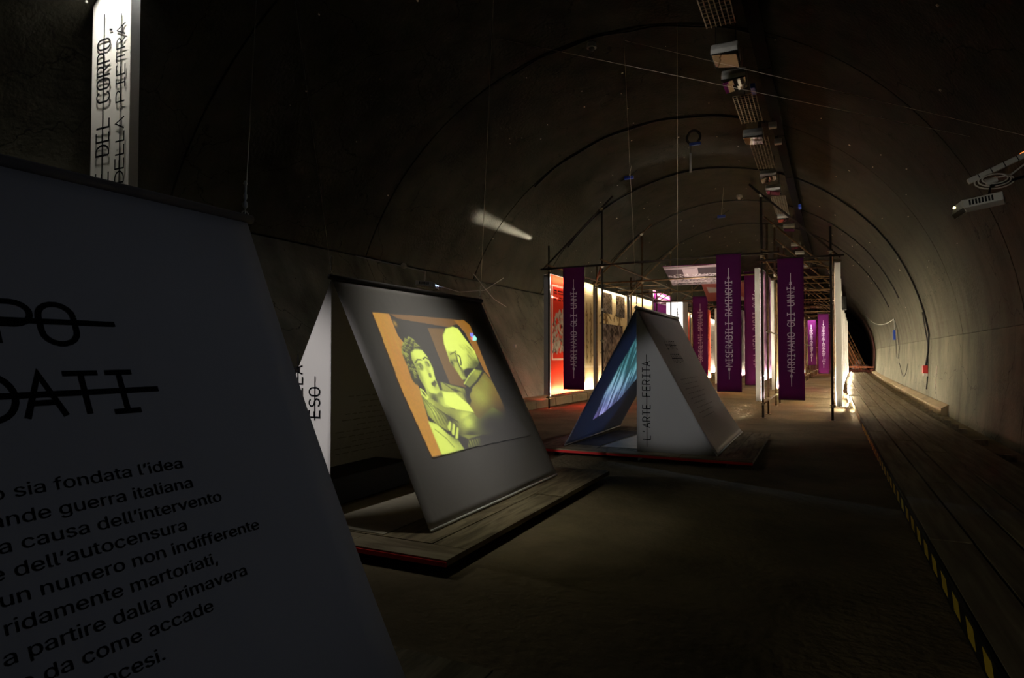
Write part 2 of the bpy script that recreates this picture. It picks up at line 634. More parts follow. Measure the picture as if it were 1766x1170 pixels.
# ------------------------------------------------------------------ painting flat prints and projected pictures on fine grids
class Paint:
    def __init__(s, w, h, col=(0, 0, 0)):
        s.w, s.h = w, h
        s.a = np.ones((h, w, 3)) * np.array(col)
        s.X, s.Y = np.meshgrid((np.arange(w) + .5) / w, (np.arange(h) + .5) / h)

    def mask(s, pts, soft=0.0):
        m = np.zeros((s.h, s.w))
        n = len(pts)
        for oy in (-.25, .25):
            for ox in (-.25, .25):
                X, Y = s.X + ox / s.w, s.Y + oy / s.h
                c = np.zeros((s.h, s.w), bool)
                j = n - 1
                for i in range(n):
                    xi, yi = pts[i]
                    xj, yj = pts[j]
                    if yi != yj:
                        c ^= ((yi > Y) != (yj > Y)) & (X < (xj - xi) * (Y - yi) / (yj - yi) + xi)
                    j = i
                m += c / 4.0
        for _ in range(int(soft)):
            p = np.pad(m, 1, mode='edge')
            m = (p[:-2, 1:-1] + p[2:, 1:-1] + p[1:-1, :-2] + p[1:-1, 2:] + 2 * m) / 6
        return m

    def poly(s, pts, col, alpha=1.0, soft=0):
        m = (s.mask(pts, soft) * alpha)[..., None]
        s.a = s.a * (1 - m) + np.array(col) * m

    def rect(s, x0, y0, x1, y1, col, alpha=1.0):
        s.poly([(x0, y0), (x1, y0), (x1, y1), (x0, y1)], col, alpha)

    def blob(s, cx, cy, rx, ry, col, alpha=1.0, within=None):
        m = np.exp(-(((s.X - cx) / rx) ** 2 + ((s.Y - cy) / ry) ** 2)) * alpha
        if within is not None:
            m = m * within
        s.a = s.a * (1 - m[..., None]) + np.array(col) * m[..., None]

    def line(s, pts, wd, col, alpha=1.0):
        for (x0, y0), (x1, y1) in zip(pts[:-1], pts[1:]):
            asp = s.h / s.w
            dx, dy = x1 - x0, (y1 - y0) * asp
            l2 = dx * dx + dy * dy + 1e-12
            t = np.clip(((s.X - x0) * dx + (s.Y - y0) * asp * dy) / l2, 0, 1)
            d = np.hypot(s.X - x0 - t * dx, (s.Y - y0) * asp - t * dy)
            m = np.clip((wd - d) / (0.7 / s.w) + .5, 0, 1)[..., None] * alpha
            s.a = s.a * (1 - m) + np.array(col) * m


def smooth_noise(w, h, cx, cy, seed):
    r = np.random.default_rng(seed)
    g = r.random((cy + 2, cx + 2))
    yy = np.linspace(0, cy, h)
    xx = np.linspace(0, cx, w)
    y0 = yy.astype(int)
    x0 = xx.astype(int)
    fy = (yy - y0)[:, None]
    fx = (xx - x0)[None, :]
    fy = fy * fy * (3 - 2 * fy)
    fx = fx * fx * (3 - 2 * fx)
    a = g[y0][:, x0]
    b = g[y0][:, x0 + 1]
    c = g[y0 + 1][:, x0]
    d = g[y0 + 1][:, x0 + 1]
    return a * (1 - fx) * (1 - fy) + b * fx * (1 - fy) + c * (1 - fx) * fy + d * fx * fy


def grid_mesh(name, arr, fn, mat, parent=None, mask=None):
    """arr h x w x 3 colours; fn(u, v) with u,v in 0..1 (v down) -> point"""
    h, w = arr.shape[:2]
    vs = []
    for j in range(h):
        for i in range(w):
            vs.append(tuple(fn(i / (w - 1), j / (h - 1))))
    fs = []
    for j in range(h - 1):
        for i in range(w - 1):
            if mask is not None and not (mask[j, i] or mask[j + 1, i + 1]):
                continue
            a = j * w + i
            fs.append((a, a + w, a + w + 1, a + 1))
    me = bpy.data.meshes.new(name)
    me.from_pydata(vs, [], fs)
    ca = me.color_attributes.new('Col', 'FLOAT_COLOR', 'POINT')
    buf = np.ones((h * w, 4), np.float32)
    buf[:, :3] = arr.reshape(-1, 3)
    ca.data.foreach_set('color', buf.ravel())
    me.materials.append(mat)
    me.update()
    o = bpy.data.objects.new(name, me)
    C.objects.link(o)
    if parent is not None:
        o.parent = parent
        o.matrix_parent_inverse = Matrix.Translation(-parent.location)
    return o


def emit_attr(name, strength):
    m, nt, out = new_mat(name)
    e = N(nt, 'ShaderNodeEmission')
    a = N(nt, 'ShaderNodeAttribute', attribute_name='Col')
    nt.links.new(a.outputs['Color'], e.inputs[0])
    e.inputs[1].default_value = strength
    tr = N(nt, 'ShaderNodeBsdfDiffuse')
    tr.inputs[0].default_value = (.5, .48, .47, 1)
    ad = N(nt, 'ShaderNodeAddShader')
    nt.links.new(e.outputs[0], ad.inputs[0])
    nt.links.new(tr.outputs[0], ad.inputs[1])
    nt.links.new(ad.outputs[0], out.inputs[0])
    return m


# ================================================================== THE TUNNEL
Y_START, Y_END = -9.0, 118.0
RX, RZ, RR = -4.0, 1.5, 7.0


def ring_ys():
    ys = [Y_START]
    y = -3.5
    while y < Y_END:
        ys.append(y)
        y += 5.5
    ys.append(Y_END)
    return ys


def shell_piece(prof_in, prof_out, y0, y1, name, mat, parent, n=4):
    """closed ring piece between two profiles, bent with the tunnel"""
    mb = MB()
    m = len(prof_in)
    cols = []
    for k in range(n + 1):
        y = y0 + (y1 - y0) * k / n
        d = drift(y)
        b = len(mb.v)
        for x, z in prof_in:
            mb.v.append((x + d, y, z))
        for x, z in prof_out:
            mb.v.append((x + d, y, z))
        cols.append(b)
    for k in range(n):
        a, b = cols[k], cols[k + 1]
        for i in range(m - 1):
            mb.f.append((a + i, b + i, b + i + 1, a + i + 1))
            mb.f.append((a + m + i, a + m + i + 1, b + m + i + 1, b + m + i))
        mb.f.append((a, a + m, b + m, b))
        mb.f.append((a + m - 1, b + m - 1, b + 2 * m - 1, a + 2 * m - 1))
    for c, s in ((cols[0], 1), (cols[-1], -1)):
        for i in range(m - 1):
            mb.f.append((c + i, c + i + 1, c + m + i + 1, c + m + i)[::s])
    return mb.build(name, mat, parent, smooth=False)


def arc_prof(r, a0, a1, n):
    return [(RX + r * math.cos(math.radians(a0 + (a1 - a0) * i / n)), RZ + r * math.sin(math.radians(a0 + (a1 - a0) * i / n))) for i in range(n + 1)]


ceiling = structure('ceiling', 'arched concrete tunnel vault cast in rings')
wall_r = structure('wall_right', 'stained curved concrete side wall behind the boardwalk')
wall_l = structure('wall_left', 'dark concrete side wall with smudges behind the scaffold')
A0, A1 = 5.0, 158.0
ys = ring_ys()
pv_in, pv_out = arc_prof(RR, A0, A1, 44), arc_prof(RR + .3, A0, A1, 44)
zr = RZ + RR * math.sin(math.radians(A0))
xr = RX + RR * math.cos(math.radians(A0))
zl = RZ + RR * math.sin(math.radians(A1))
xl = RX + RR * math.cos(math.radians(A1))
pr_in = [(2.84, -.1), (2.93, .9), (xr - .002, zr - .008)]
pr_out = [(3.4, -.1), (3.4, .9), (3.4, zr - .008)]
pl_in = [(xl + .01, zl - .04), (-9.8, 2.7), (-9.1, 1.4), (-8.45, .2)]
pl_out = [(xl - .4, zl - .04), (-10.6, 2.7), (-10.6, 1.4), (-10.6, .2)]
for y0, y1 in zip(ys[:-1], ys[1:]):
    g = .02
    n = 4
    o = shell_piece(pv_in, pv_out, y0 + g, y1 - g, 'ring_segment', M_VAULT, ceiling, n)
    for p in o.data.polygons:
        p.use_smooth = False
    shell_piece(pr_in, pr_out, y0 + .012, y1 - .012, 'wall_segment', M_WALL, wall_r, n)
    shell_piece(pl_in, pl_out, y0 + .012, y1 - .012, 'wall_segment', M_WALLL, wall_l, n)
# waterproof skin behind the joints closes every gap
o = shell_piece([(3.38, -.1)] + arc_prof(RR + .27, 0, 180, 40) + [(-11.2, -.1)], [(3.7, -.1)] + arc_prof(RR + .6, 0, 180, 40) + [(-11.6, -.1)],
                Y_START, Y_END, 'backing_shell', M_DARK, ceiling, 30)
# black end cap added where the tunnel runs on into darkness
mb = MB()
mb.box(-8, 11, Y_END, Y_END + .3, -.1, 9)
tag(mb.build('wall_back', M_DARK), 'black end cap standing in for the dark tunnel beyond', 'wall', kind='structure')
del_ = bpy.data.objects[-1] if False else None

mb = MB()
K = 30
for k in range(K):
    y0 = Y_START + (Y_END - Y_START) * k / K
    y1 = Y_START + (Y_END - Y_START) * (k + 1) / K
    d0, d1 = drift(y0), drift(y1)
    b = len(mb.v)
    for y, d in ((y0, d0), (y1, d1)):
        for x in (-11.2, 3.4):
            for z in (-.15, 0):
                mb.v.append((x + d, y, z))
    for q in ((1, 3, 7, 5), (0, 4, 6, 2), (0, 1, 5, 4), (2, 6, 7, 3)):
        mb.f.append(tuple(b + i for i in q))
fl = mb.build('floor', M_FLOOR)
fl['kind'] = 'structure'
fl['label'] = 'rough dark asphalt tunnel floor'

# low concrete footing along the left wall
tr = structure('trim_1', 'low concrete footing kerb along the left wall')
y = -8.0
while y < 80:
    y1 = y + 3.0
    mb = MB()
    for (ya, yb) in ((y + .008, (y + y1) / 2), ((y + y1) / 2, y1 - .008)):
        d = drift((ya + yb) / 2)
        mb.prism([(-8.6 + d, 0.0), (-8.6 + d, .26), (-7.80 + d, .26), (-7.76 + d, .22), (-7.74 + d, 0.0)], 'y', ya, yb)
    mb.build('kerb_block', M_KERB, tr)
    y = y1
# pale ledge at the foot of the right wall
tr = structure('trim_2', 'pale concrete ledge at the foot of the right wall')
y = 20.0
while y < 95:
    mb = MB()
    d = drift(y + 1.5)
    mb.prism([(2.68 + d, 0), (2.68 + d, .20), (2.84 + d, .30), (2.87 + d, .30), (2.87 + d, 0)], 'y', y + .01, y + 2.99)
    mb.build('ledge_block', M_KERB, tr)
    y += 3.0

# ================================================================== BOARDWALK
wk = thing('boardwalk', (1.5, 4, 0), 'long grey timber boardwalk along the right tunnel wall', 'walkway')
W0, NB, BW = .74, 5, .302
for r in range(NB):
    y = -2.0 - (r * 1.3 % 4)
    while y < 88:
        y1 = min(y + 4.0, 88.5)
        mb = MB()
        nseg = 3
        x0 = W0 + r * BW + .012
        x1 = W0 + (r + 1) * BW - .012
        jz = random.uniform(-.006, .006)
        for k in range(nseg + 1):
            yy = y + .01 + (y1 - y - .02) * k / nseg
            d = drift(yy)
            for x in (x0, x1):
                for z in (.105, .15 + jz):
                    mb.v.append((x + d, yy, z))
        for k in range(nseg):
            b = 4 * k
            for q in ((1, 3, 7, 5), (0, 4, 6, 2), (0, 1, 5, 4), (2, 6, 7, 3)):
                mb.f.append(tuple(b + i for i in q))
        mb.f.append((0, 2, 3, 1))
        b = 4 * nseg
        mb.f.append((b, b + 1, b + 3, b + 2))
        mb.build('board', M_BOARD, wk)
        y = y1
y = 0.5
while y < 86:
    mb = MB()
    d = drift(y)
    mb.box(W0 + .02 + d, 2.58 + d, y, y + .09, 0.0, .10)
    mb.build('joist', M_BOARD, wk)
    y += .95 if y > 14 else 1.9
# front fascia with hazard tape
fy = -1.0
while fy < 60:
    mb = MB()
    d = drift(fy + 1.5)
    d0, d1 = drift(fy), drift(fy + 3)
    mb.v += [(W0 - .022 + d0, fy, 0), (W0 + .0 + d0, fy, 0), (W0 + d0, fy, .145), (W0 - .022 + d0, fy, .145),
             (W0 - .022 + d1, fy + 3, 0), (W0 + d1, fy + 3, 0), (W0 + d1, fy + 3, .145), (W0 - .022 + d1, fy + 3, .145)]
    mb.f += [(0, 1, 2, 3), (4, 7, 6, 5), (0, 4, 5, 1), (1, 5, 6, 2), (2, 6, 7, 3), (3, 7, 4, 0)]
    mb.build('fascia_board', M_BLACK if fy < 16 else M_KERB, wk)
    fy += 3
y = 1.2
while y < 15.5:
    mb = MB()
    d = drift(y)
    x = W0 - .024 + d
    sk = .07
    mb.v += [(x, y, .03), (x, y + .19, .03), (x, y + .19 + sk, .125), (x, y + sk, .125)]
    mb.v += [(x + .002, p[1], p[2]) for p in mb.v[:4]]
    mb.f += [(0, 1, 2, 3), (7, 6, 5, 4), (0, 4, 5, 1), (1, 5, 6, 2), (2, 6, 7, 3), (3, 7, 4, 0)]
    mb.build('tape_stripe', M_YEL, wk)
    y += .42


# ================================================================== TENTS
def platform(x0, x1, y0, y1, label):
    t = thing('wooden_platform', ((x0 + x1) / 2, (y0 + y1) / 2, 0), label, 'platform', 'low wooden platforms under the tents')
    zt = .12
    for fx in (.12, .5, .88):
        MB().box(x0 + (x1 - x0) * fx - .04, x0 + (x1 - x0) * fx + .04, y0 + .12, y1 - .12, 0, .075).build('bearer', M_BLACK, t)
    MB().box(x0, x1, y0 - .012, y0, .072, .106).build('edge_strip', M_RED, t)['label'] = 'red painted front edge'
    # front plank row, side plank rows, inner sheets
    g = .004
    xs = x0
    while xs < x1 - .01:
        xe = min(xs + 2.35, x1)
        MB().box(xs + g, xe - g, y0, y0 + .30 - g, .075, zt + random.uniform(-.003, .003)).build('plank', M_PALLET, t)
        xs = xe
    for a, b in ((x0, x0 + .32), (x1 - .32, x1)):
        yy = y0 + .30
        while yy < y1 - .01:
            ye = min(yy + 2.0, y1)
            MB().box(a + g, b - g, yy + g, ye - g, .075, zt + random.uniform(-.003, .003)).build('plank', M_PALLETX, t)
            yy = ye
    xi0, xi1 = x0 + .32, x1 - .32
    nx = 4
    for i in range(nx):
        a = xi0 + (xi1 - xi0) * i / nx
        b = xi0 + (xi1 - xi0) * (i + 1) / nx
        yy = y0 + .30
        first = True
        while yy < y1 - .01:
            ye = min(yy + (1.1 if (first and i % 2) else 2.2), y1)
            first = False
            MB().box(a + g, b - g, yy + g, ye - g, .075, zt + random.uniform(-.002, .002)).build('plank', M_PALLETX, t)
            yy = ye
    return t


def slope_fn(rx, hw, side, zt=2.3, zb=.135, sag=0.0):
    """returns fn(y, s, lift): y along ridge, s metres down the slope"""
    L = math.hypot(hw, zt - zb)
    dx, dz = side * hw / L, -(zt - zb) / L
    nx, nz = side * (zt - zb) / L, hw / L

    def fn(y, s, lift=0.0):
        t = min(max(s / L, 0), 1.0)
        d = -sag * 4 * t * (1 - t) * (0.55 + 0.9 * t) + lift
        return Vector((rx + dx * s + nx * d, y, zt + dz * s + nz * d))
    return fn, L


def cloth_sheet(fn, L, y0, y1, name, mat, parent, ny=26, ns=30, amp=0.004, thick=0.004, seed=1, edge_pull=0.012):
    mb = MB()
    nz = smooth_noise(ny + 1, ns + 1, 7, 2, seed)
    nz2 = smooth_noise(ny + 1, ns + 1, 3, 5, seed + 5)
    for lay in (0, 1):
        for j in range(ns + 1):
            for i in range(ny + 1):
                u = i / ny
                v = j / ns
                fade = math.sin(PI * v) ** .5
                lift = (nz[j, i] - .5) * amp * 2 * fade * (1.6 - v) + (nz2[j, i] - .5) * amp * fade
                yy = y0 + (y1 - y0) * u
                pull = edge_pull * 4 * v * (1 - v)
                yy += pull * (1 - 2 * u)
                mb.v.append(tuple(fn(yy, v * L, lift + (thick / 2 if lay == 0 else -thick / 2))))
    W = ny + 1
    off = W * (ns + 1)
    for j in range(ns):
        for i in range(ny):
            a = j * W + i
            mb.f.append((a, a + 1, a + W + 1, a + W))
            mb.f.append((off + a, off + a + W, off + a + W + 1, off + a + 1))
    for j in range(ns):
        for i in (0, ny):
            a = j * W + i
            mb.f.append((a, a + W, off + a + W, off + a))
    for i in range(ny):
        for j in (0, ns):
            a = j * W + i
            mb.f.append((a, off + a, off + a + 1, a + 1))
    return mb.build(name, mat, parent, smooth=True)


def gable(rx, hw, side, y, zt, zb, name, mat, parent):
    """half triangle of cloth hanging in the gable"""
    mb = MB()
    n = 14
    W = n + 1
    for lay in (0, 1):
        for j in range(n + 1):
            v = j / n
            for i in range(n + 1):
                u = i / n
                x = rx + side * hw * v * u * .985
                z = zt - (zt - zb) * v - .02
                wob = .004 * math.sin(u * 9 + v * 1.5) * (1 - v) * v * 4 * .5
                mb.v.append((x, y + wob + (.003 if lay else -.003), z))
    off = W * W
    for j in range(n):
        for i in range(n):
            a = j * W + i
            mb.f.append((a, a + 1, a + W + 1, a + W))
            mb.f.append((off + a, off + a + W, off + a + W + 1, off + a + 1))
    for j in range(n):
        for i in (0, n):
            a = j * W + i
            mb.f.append((a, a + W, off + a + W, off + a))
    for i in range(n):
        a = n * W + i
        mb.f.append((a, off + a, off + a + 1, a + 1))
    return mb.build(name, mat, parent, smooth=True)


def tent(rx, hw, y0, y1, gside, label, mats, sag=(0, 0), zt=2.3, amp=.004, gy=0.0, bar=None):
    t = thing('hanging_tent', (rx, (y0 + y1) / 2, .12), label, 'tent', 'white textile exhibition tents')
    fr, L = slope_fn(rx, hw, 1, zt, sag=sag[0])
    flf, _ = slope_fn(rx, hw, -1, zt, sag=sag[1])
    cloth_sheet(fr, L, y0, y1, 'right_slope', mats[0], t, seed=int(abs(y0) * 10) + 3, amp=amp)
    cloth_sheet(flf, L, y0, y1, 'left_slope', mats[1], t, seed=int(abs(y0) * 10) + 4, amp=amp)
    if gside:
        gable(rx, hw, gside, y0 + gy, zt, .135, 'gable_cloth', mats[2], t)
    MB().tube([(rx, y0 - .03, zt + .012), (rx, y1 + .03, zt + .012)], .024, 10).build('ridge_bar', bar or M_RIDGE, t, smooth=True)
    for s in (1, -1):
        MB().tube([(rx + s * hw, y0 + .01, .135), (rx + s * hw, y1 - .01, .135)], .014, 8).build('hem_bar', M_WHITE, t, smooth=True)
    return t, fr, flf, L


def lifted(fn, lift, y0=0, s0=0):
    # reading direction +y, glyph up = up the slope
    return lambda x, y: fn(y0 + x, s0 - y, lift)


# --- foreground tent
P1 = platform(-4.3, -1.08, -2.6, 2.70, 'low wooden platform at the bottom edge, under the nearest tent')
T1, f1, f1l, L1 = tent(-2.69, 1.03, -1.4, 2.38, 0, 'largest, nearest white tent with black Italian text on its slope', (M_TENT, M_TENT, M_TENT), sag=(.02, .02), amp=.0015)
mb = MB()
stroke_text(mb, 'CORPO', .155, lifted(f1, .005, 1.385, .727), weight=.13, pitch=.88, align='r', xs=1.28)
ribbon(mb, [(-1.05 + 1.19 * i / 12, 0) for i in range(13)], .021, lifted(f1, .0055, 1.388, .642))
stroke_text(mb, 'SOLDATI', .153, lifted(f1, .005, 1.551, .993), weight=.13, pitch=.88, align='r', xs=1.28)
ribbon(mb, [(-1.2 + 1.29 * i / 12, 0) for i in range(13)], .021, lifted(f1, .0055, 1.54, .913))
mb.build('printed_heading', M_INK, T1)['label'] = 'struck-through black capitals'
mb = MB()
LINES = [("o sia fondata l’idea", 1.645, 1.238), ("ande guerra italiana", 1.663, 1.319), ("a causa dell’intervento", 1.765, 1.395),
         ("e dell’autocensura", 1.592, 1.468), ("un numero non indifferente", 1.893, 1.541), ("ridamente martoriati,", 1.672, 1.617),
         ("a partire dalla primavera", 1.776, 1.694), ("e da come accade", 1.60, 1.769), ("ancesi.", 1.39, 1.852)]
probe = MB()
font_text(probe, LINES[4][0], .078, lambda x, y: (x, y, 0), 'RIGHT')
XS = .90 / (max(v[0] for v in probe.v) - min(v[0] for v in probe.v))
for tx, yr, sb in LINES:
    base = lifted(f1, .005, yr, sb)
    font_text(mb, tx, .078, lambda x, y: base(x * XS, y), 'RIGHT')
mb.build('printed_text', M_INK, T1)['label'] = 'nine lines of small black Italian text'

# --- middle tent with the yellow projected picture
P2 = platform(-5.75, -2.44, 3.97, 7.92, 'low wooden platform under the tent with the yellow picture')
T2, f2, f2l, L2 = tent(-4.0, 1.07, 4.5, 7.33, -1, 'white tent carrying a yellow projected film picture of two people', (M_TENT, M_TENT, M_TENT), sag=(.0, .03), amp=.0012)
mb = MB()
vfn = lambda ox, oz: plane_fn((ox, 4.5 - .007, oz), (0, 0, 1), (-1, 0, 0))
stroke_text(mb, 'ELA', .125, vfn(-4.335, 1.50), weight=.13, pitch=.8, strike=.45, align='r', lead=.2, tail=.85)
stroke_text(mb, 'ESO', .125, vfn(-4.125, 1.30), weight=.13, pitch=.8, strike=.45, align='r', lead=.2, tail=.85)
mb.build('printed_heading', M_INK, T2)
# faint mirror-reading print that shows through the far slope
mb = MB()
inner = lambda y0, s0: (lambda x, y: f2l(y0 - x, s0 - y, -.012))
stroke_text(mb, 'AR', .15, inner(6.6, .80), weight=.1, pitch=.9, strike=.45, lead=1.2, tail=.2)
stroke_text(mb, 'CO', .15, inner(6.55, 1.06), weight=.1, pitch=.9, strike=.45, lead=1.2, tail=.2)
for k in range(11):
    x = 0
    ribs = []
    while x < 1.5 - (k % 3) * .15:
        w = random.uniform(.05, .16)
        ribbon(mb, [(x, 0), (x + w * .5, .004 * (k % 2)), (x + w, 0)], .012, inner(6.9, 1.25 + .075 * k))
        x += w + .035
mb.build('show_through_text', simple('faint_show_through_ink', (0.34, 0.32, 0.25), 0.9), T2)
b = MB().box(-4.75, -4.27, 4.62, 6.12, .125, .40)
tag(b.build('black_bench', M_BLACK, bevel=.01), 'low black box bench inside the yellow-picture tent', 'bench')
b = MB()
b.prism([(-4.2, 4.3), (-3.25, 4.3), (-3.25, 5.9), (-4.2, 5.9)], 'z', .123, .1265)
tag(b.build('floor_sheet', simple('pale_floor_sheet', (.42, .38, .28), .6, noise=.1)), 'pale flat sheet on the platform inside the yellow-picture tent', 'mat')

# projected picture: film frame of a woman and an old man, painted as light on the cloth
PX = dict(
 frame=[(0.02,0.029),(0.716,0.021),(0.756,0.059),(0.737,0.492),(0.746,0.617),(0.894,0.908),(0.398,0.889),(0.033,0.882),(0.012,0.498),(0.019,0.173)],
 post=[(0.02,0.029),(0.127,0.027),(0.127,0.168),(0.145,0.212),(0.122,0.369),(0.126,0.507),(0.102,0.68),(0.1,0.802),(0.096,0.89),(0.033,0.882),(0.012,0.498),(0.019,0.173)],
 lintel=[(0.127,0.027),(0.716,0.021),(0.756,0.059),(0.617,0.063),(0.542,0.089),(0.175,0.057)],
 darkdoor=[(0.175,0.057),(0.542,0.089),(0.488,0.102),(0.364,0.105),(0.351,0.487),(0.261,0.473),(0.281,0.347),(0.261,0.236),(0.14,0.203)],
 wallr=[(0.364,0.105),(0.503,0.096),(0.458,0.164),(0.434,0.301),(0.483,0.477),(0.475,0.515),(0.358,0.483)],
 rpost=[(0.621,0.031),(0.729,0.023),(0.76,0.064),(0.735,0.471),(0.703,0.407),(0.693,0.281),(0.675,0.123)],
 hair=[(0.12,0.239),(0.161,0.198),(0.208,0.178),(0.243,0.209),(0.265,0.227),(0.244,0.25),(0.183,0.256),(0.153,0.3),(0.15,0.37),(0.147,0.44),(0.141,0.474),(0.114,0.472),(0.101,0.437),(0.108,0.36),(0.106,0.291)],
 face=[(0.167,0.274),(0.204,0.251),(0.252,0.255),(0.272,0.301),(0.278,0.374),(0.264,0.446),(0.265,0.518),(0.23,0.537),(0.193,0.529),(0.165,0.484),(0.157,0.44),(0.16,0.37),(0.155,0.318)],
 neck=[(0.169,0.475),(0.212,0.531),(0.27,0.518),(0.318,0.531),(0.379,0.54),(0.428,0.624),(0.266,0.633),(0.199,0.599),(0.158,0.561)],
 eyeL=[(0.172,0.349),(0.205,0.336),(0.217,0.363),(0.2,0.389),(0.175,0.38)],
 eyeR=[(0.236,0.332),(0.259,0.328),(0.269,0.36),(0.25,0.369),(0.236,0.355)],
 nose=[(0.231,0.408),(0.248,0.405),(0.243,0.436),(0.223,0.435)],
 lips=[(0.222,0.47),(0.256,0.452),(0.263,0.473),(0.236,0.493),(0.22,0.483)],
 ear=[(0.13,0.498),(0.144,0.508),(0.162,0.552),(0.149,0.56),(0.128,0.532)],
 arm=[(0.291,0.465),(0.351,0.487),(0.458,0.523),(0.428,0.624),(0.377,0.545),(0.281,0.519)],
 cloth=[(0.122,0.515),(0.177,0.562),(0.25,0.622),(0.444,0.682),(0.471,0.741),(0.434,0.828),(0.324,0.835),(0.266,0.798),(0.279,0.731),(0.2,0.762),(0.145,0.711),(0.113,0.656)],
 chest=[(0.276,0.527),(0.366,0.544),(0.439,0.625),(0.455,0.683),(0.323,0.648),(0.258,0.606)],
 skirt=[(0.098,0.687),(0.145,0.711),(0.192,0.777),(0.249,0.83),(0.264,0.884),(0.097,0.886),(0.097,0.809)],
 fing1=[(0.212,0.738),(0.243,0.708),(0.249,0.718),(0.219,0.765),(0.21,0.763)],
 fing2=[(0.223,0.774),(0.261,0.724),(0.27,0.738),(0.236,0.793),(0.222,0.791)],
 fing3=[(0.233,0.81),(0.274,0.752),(0.285,0.758),(0.25,0.817),(0.238,0.819)],
 head=[(0.463,0.154),(0.512,0.101),(0.583,0.081),(0.626,0.094),(0.651,0.166),(0.692,0.26),(0.685,0.344),(0.623,0.384),(0.56,0.382),(0.501,0.4),(0.505,0.459),(0.47,0.457),(0.452,0.379),(0.432,0.34),(0.438,0.282),(0.444,0.213)],
 mano=[(0.448,0.262),(0.52,0.272),(0.518,0.391),(0.505,0.459),(0.47,0.457),(0.447,0.388),(0.432,0.34)],
 earo=[(0.518,0.277),(0.543,0.287),(0.526,0.341),(0.517,0.381),(0.498,0.37),(0.506,0.321)],
 collar=[(0.473,0.495),(0.617,0.394),(0.69,0.407),(0.611,0.474),(0.505,0.527)],
 coat=[(0.505,0.527),(0.611,0.474),(0.697,0.417),(0.737,0.492),(0.746,0.617),(0.74,0.719),(0.734,0.82),(0.456,0.832),(0.476,0.733),(0.444,0.682),(0.443,0.607)],
 sleeve=[(0.476,0.733),(0.444,0.682),(0.308,0.718),(0.276,0.8),(0.412,0.824),(0.578,0.844),(0.728,0.738),(0.632,0.666)],
 cuff=[(0.319,0.843),(0.413,0.842),(0.398,0.889),(0.298,0.882)],
 logo1=[(0.724,0.118),(0.733,0.125),(0.751,0.117),(0.748,0.141),(0.724,0.155),(0.714,0.143)],
 logo2=[(0.735,0.147),(0.762,0.14),(0.768,0.164),(0.748,0.179),(0.712,0.18)],
 logo3=[(0.71,0.156),(0.733,0.15),(0.716,0.18),(0.703,0.175)],
)


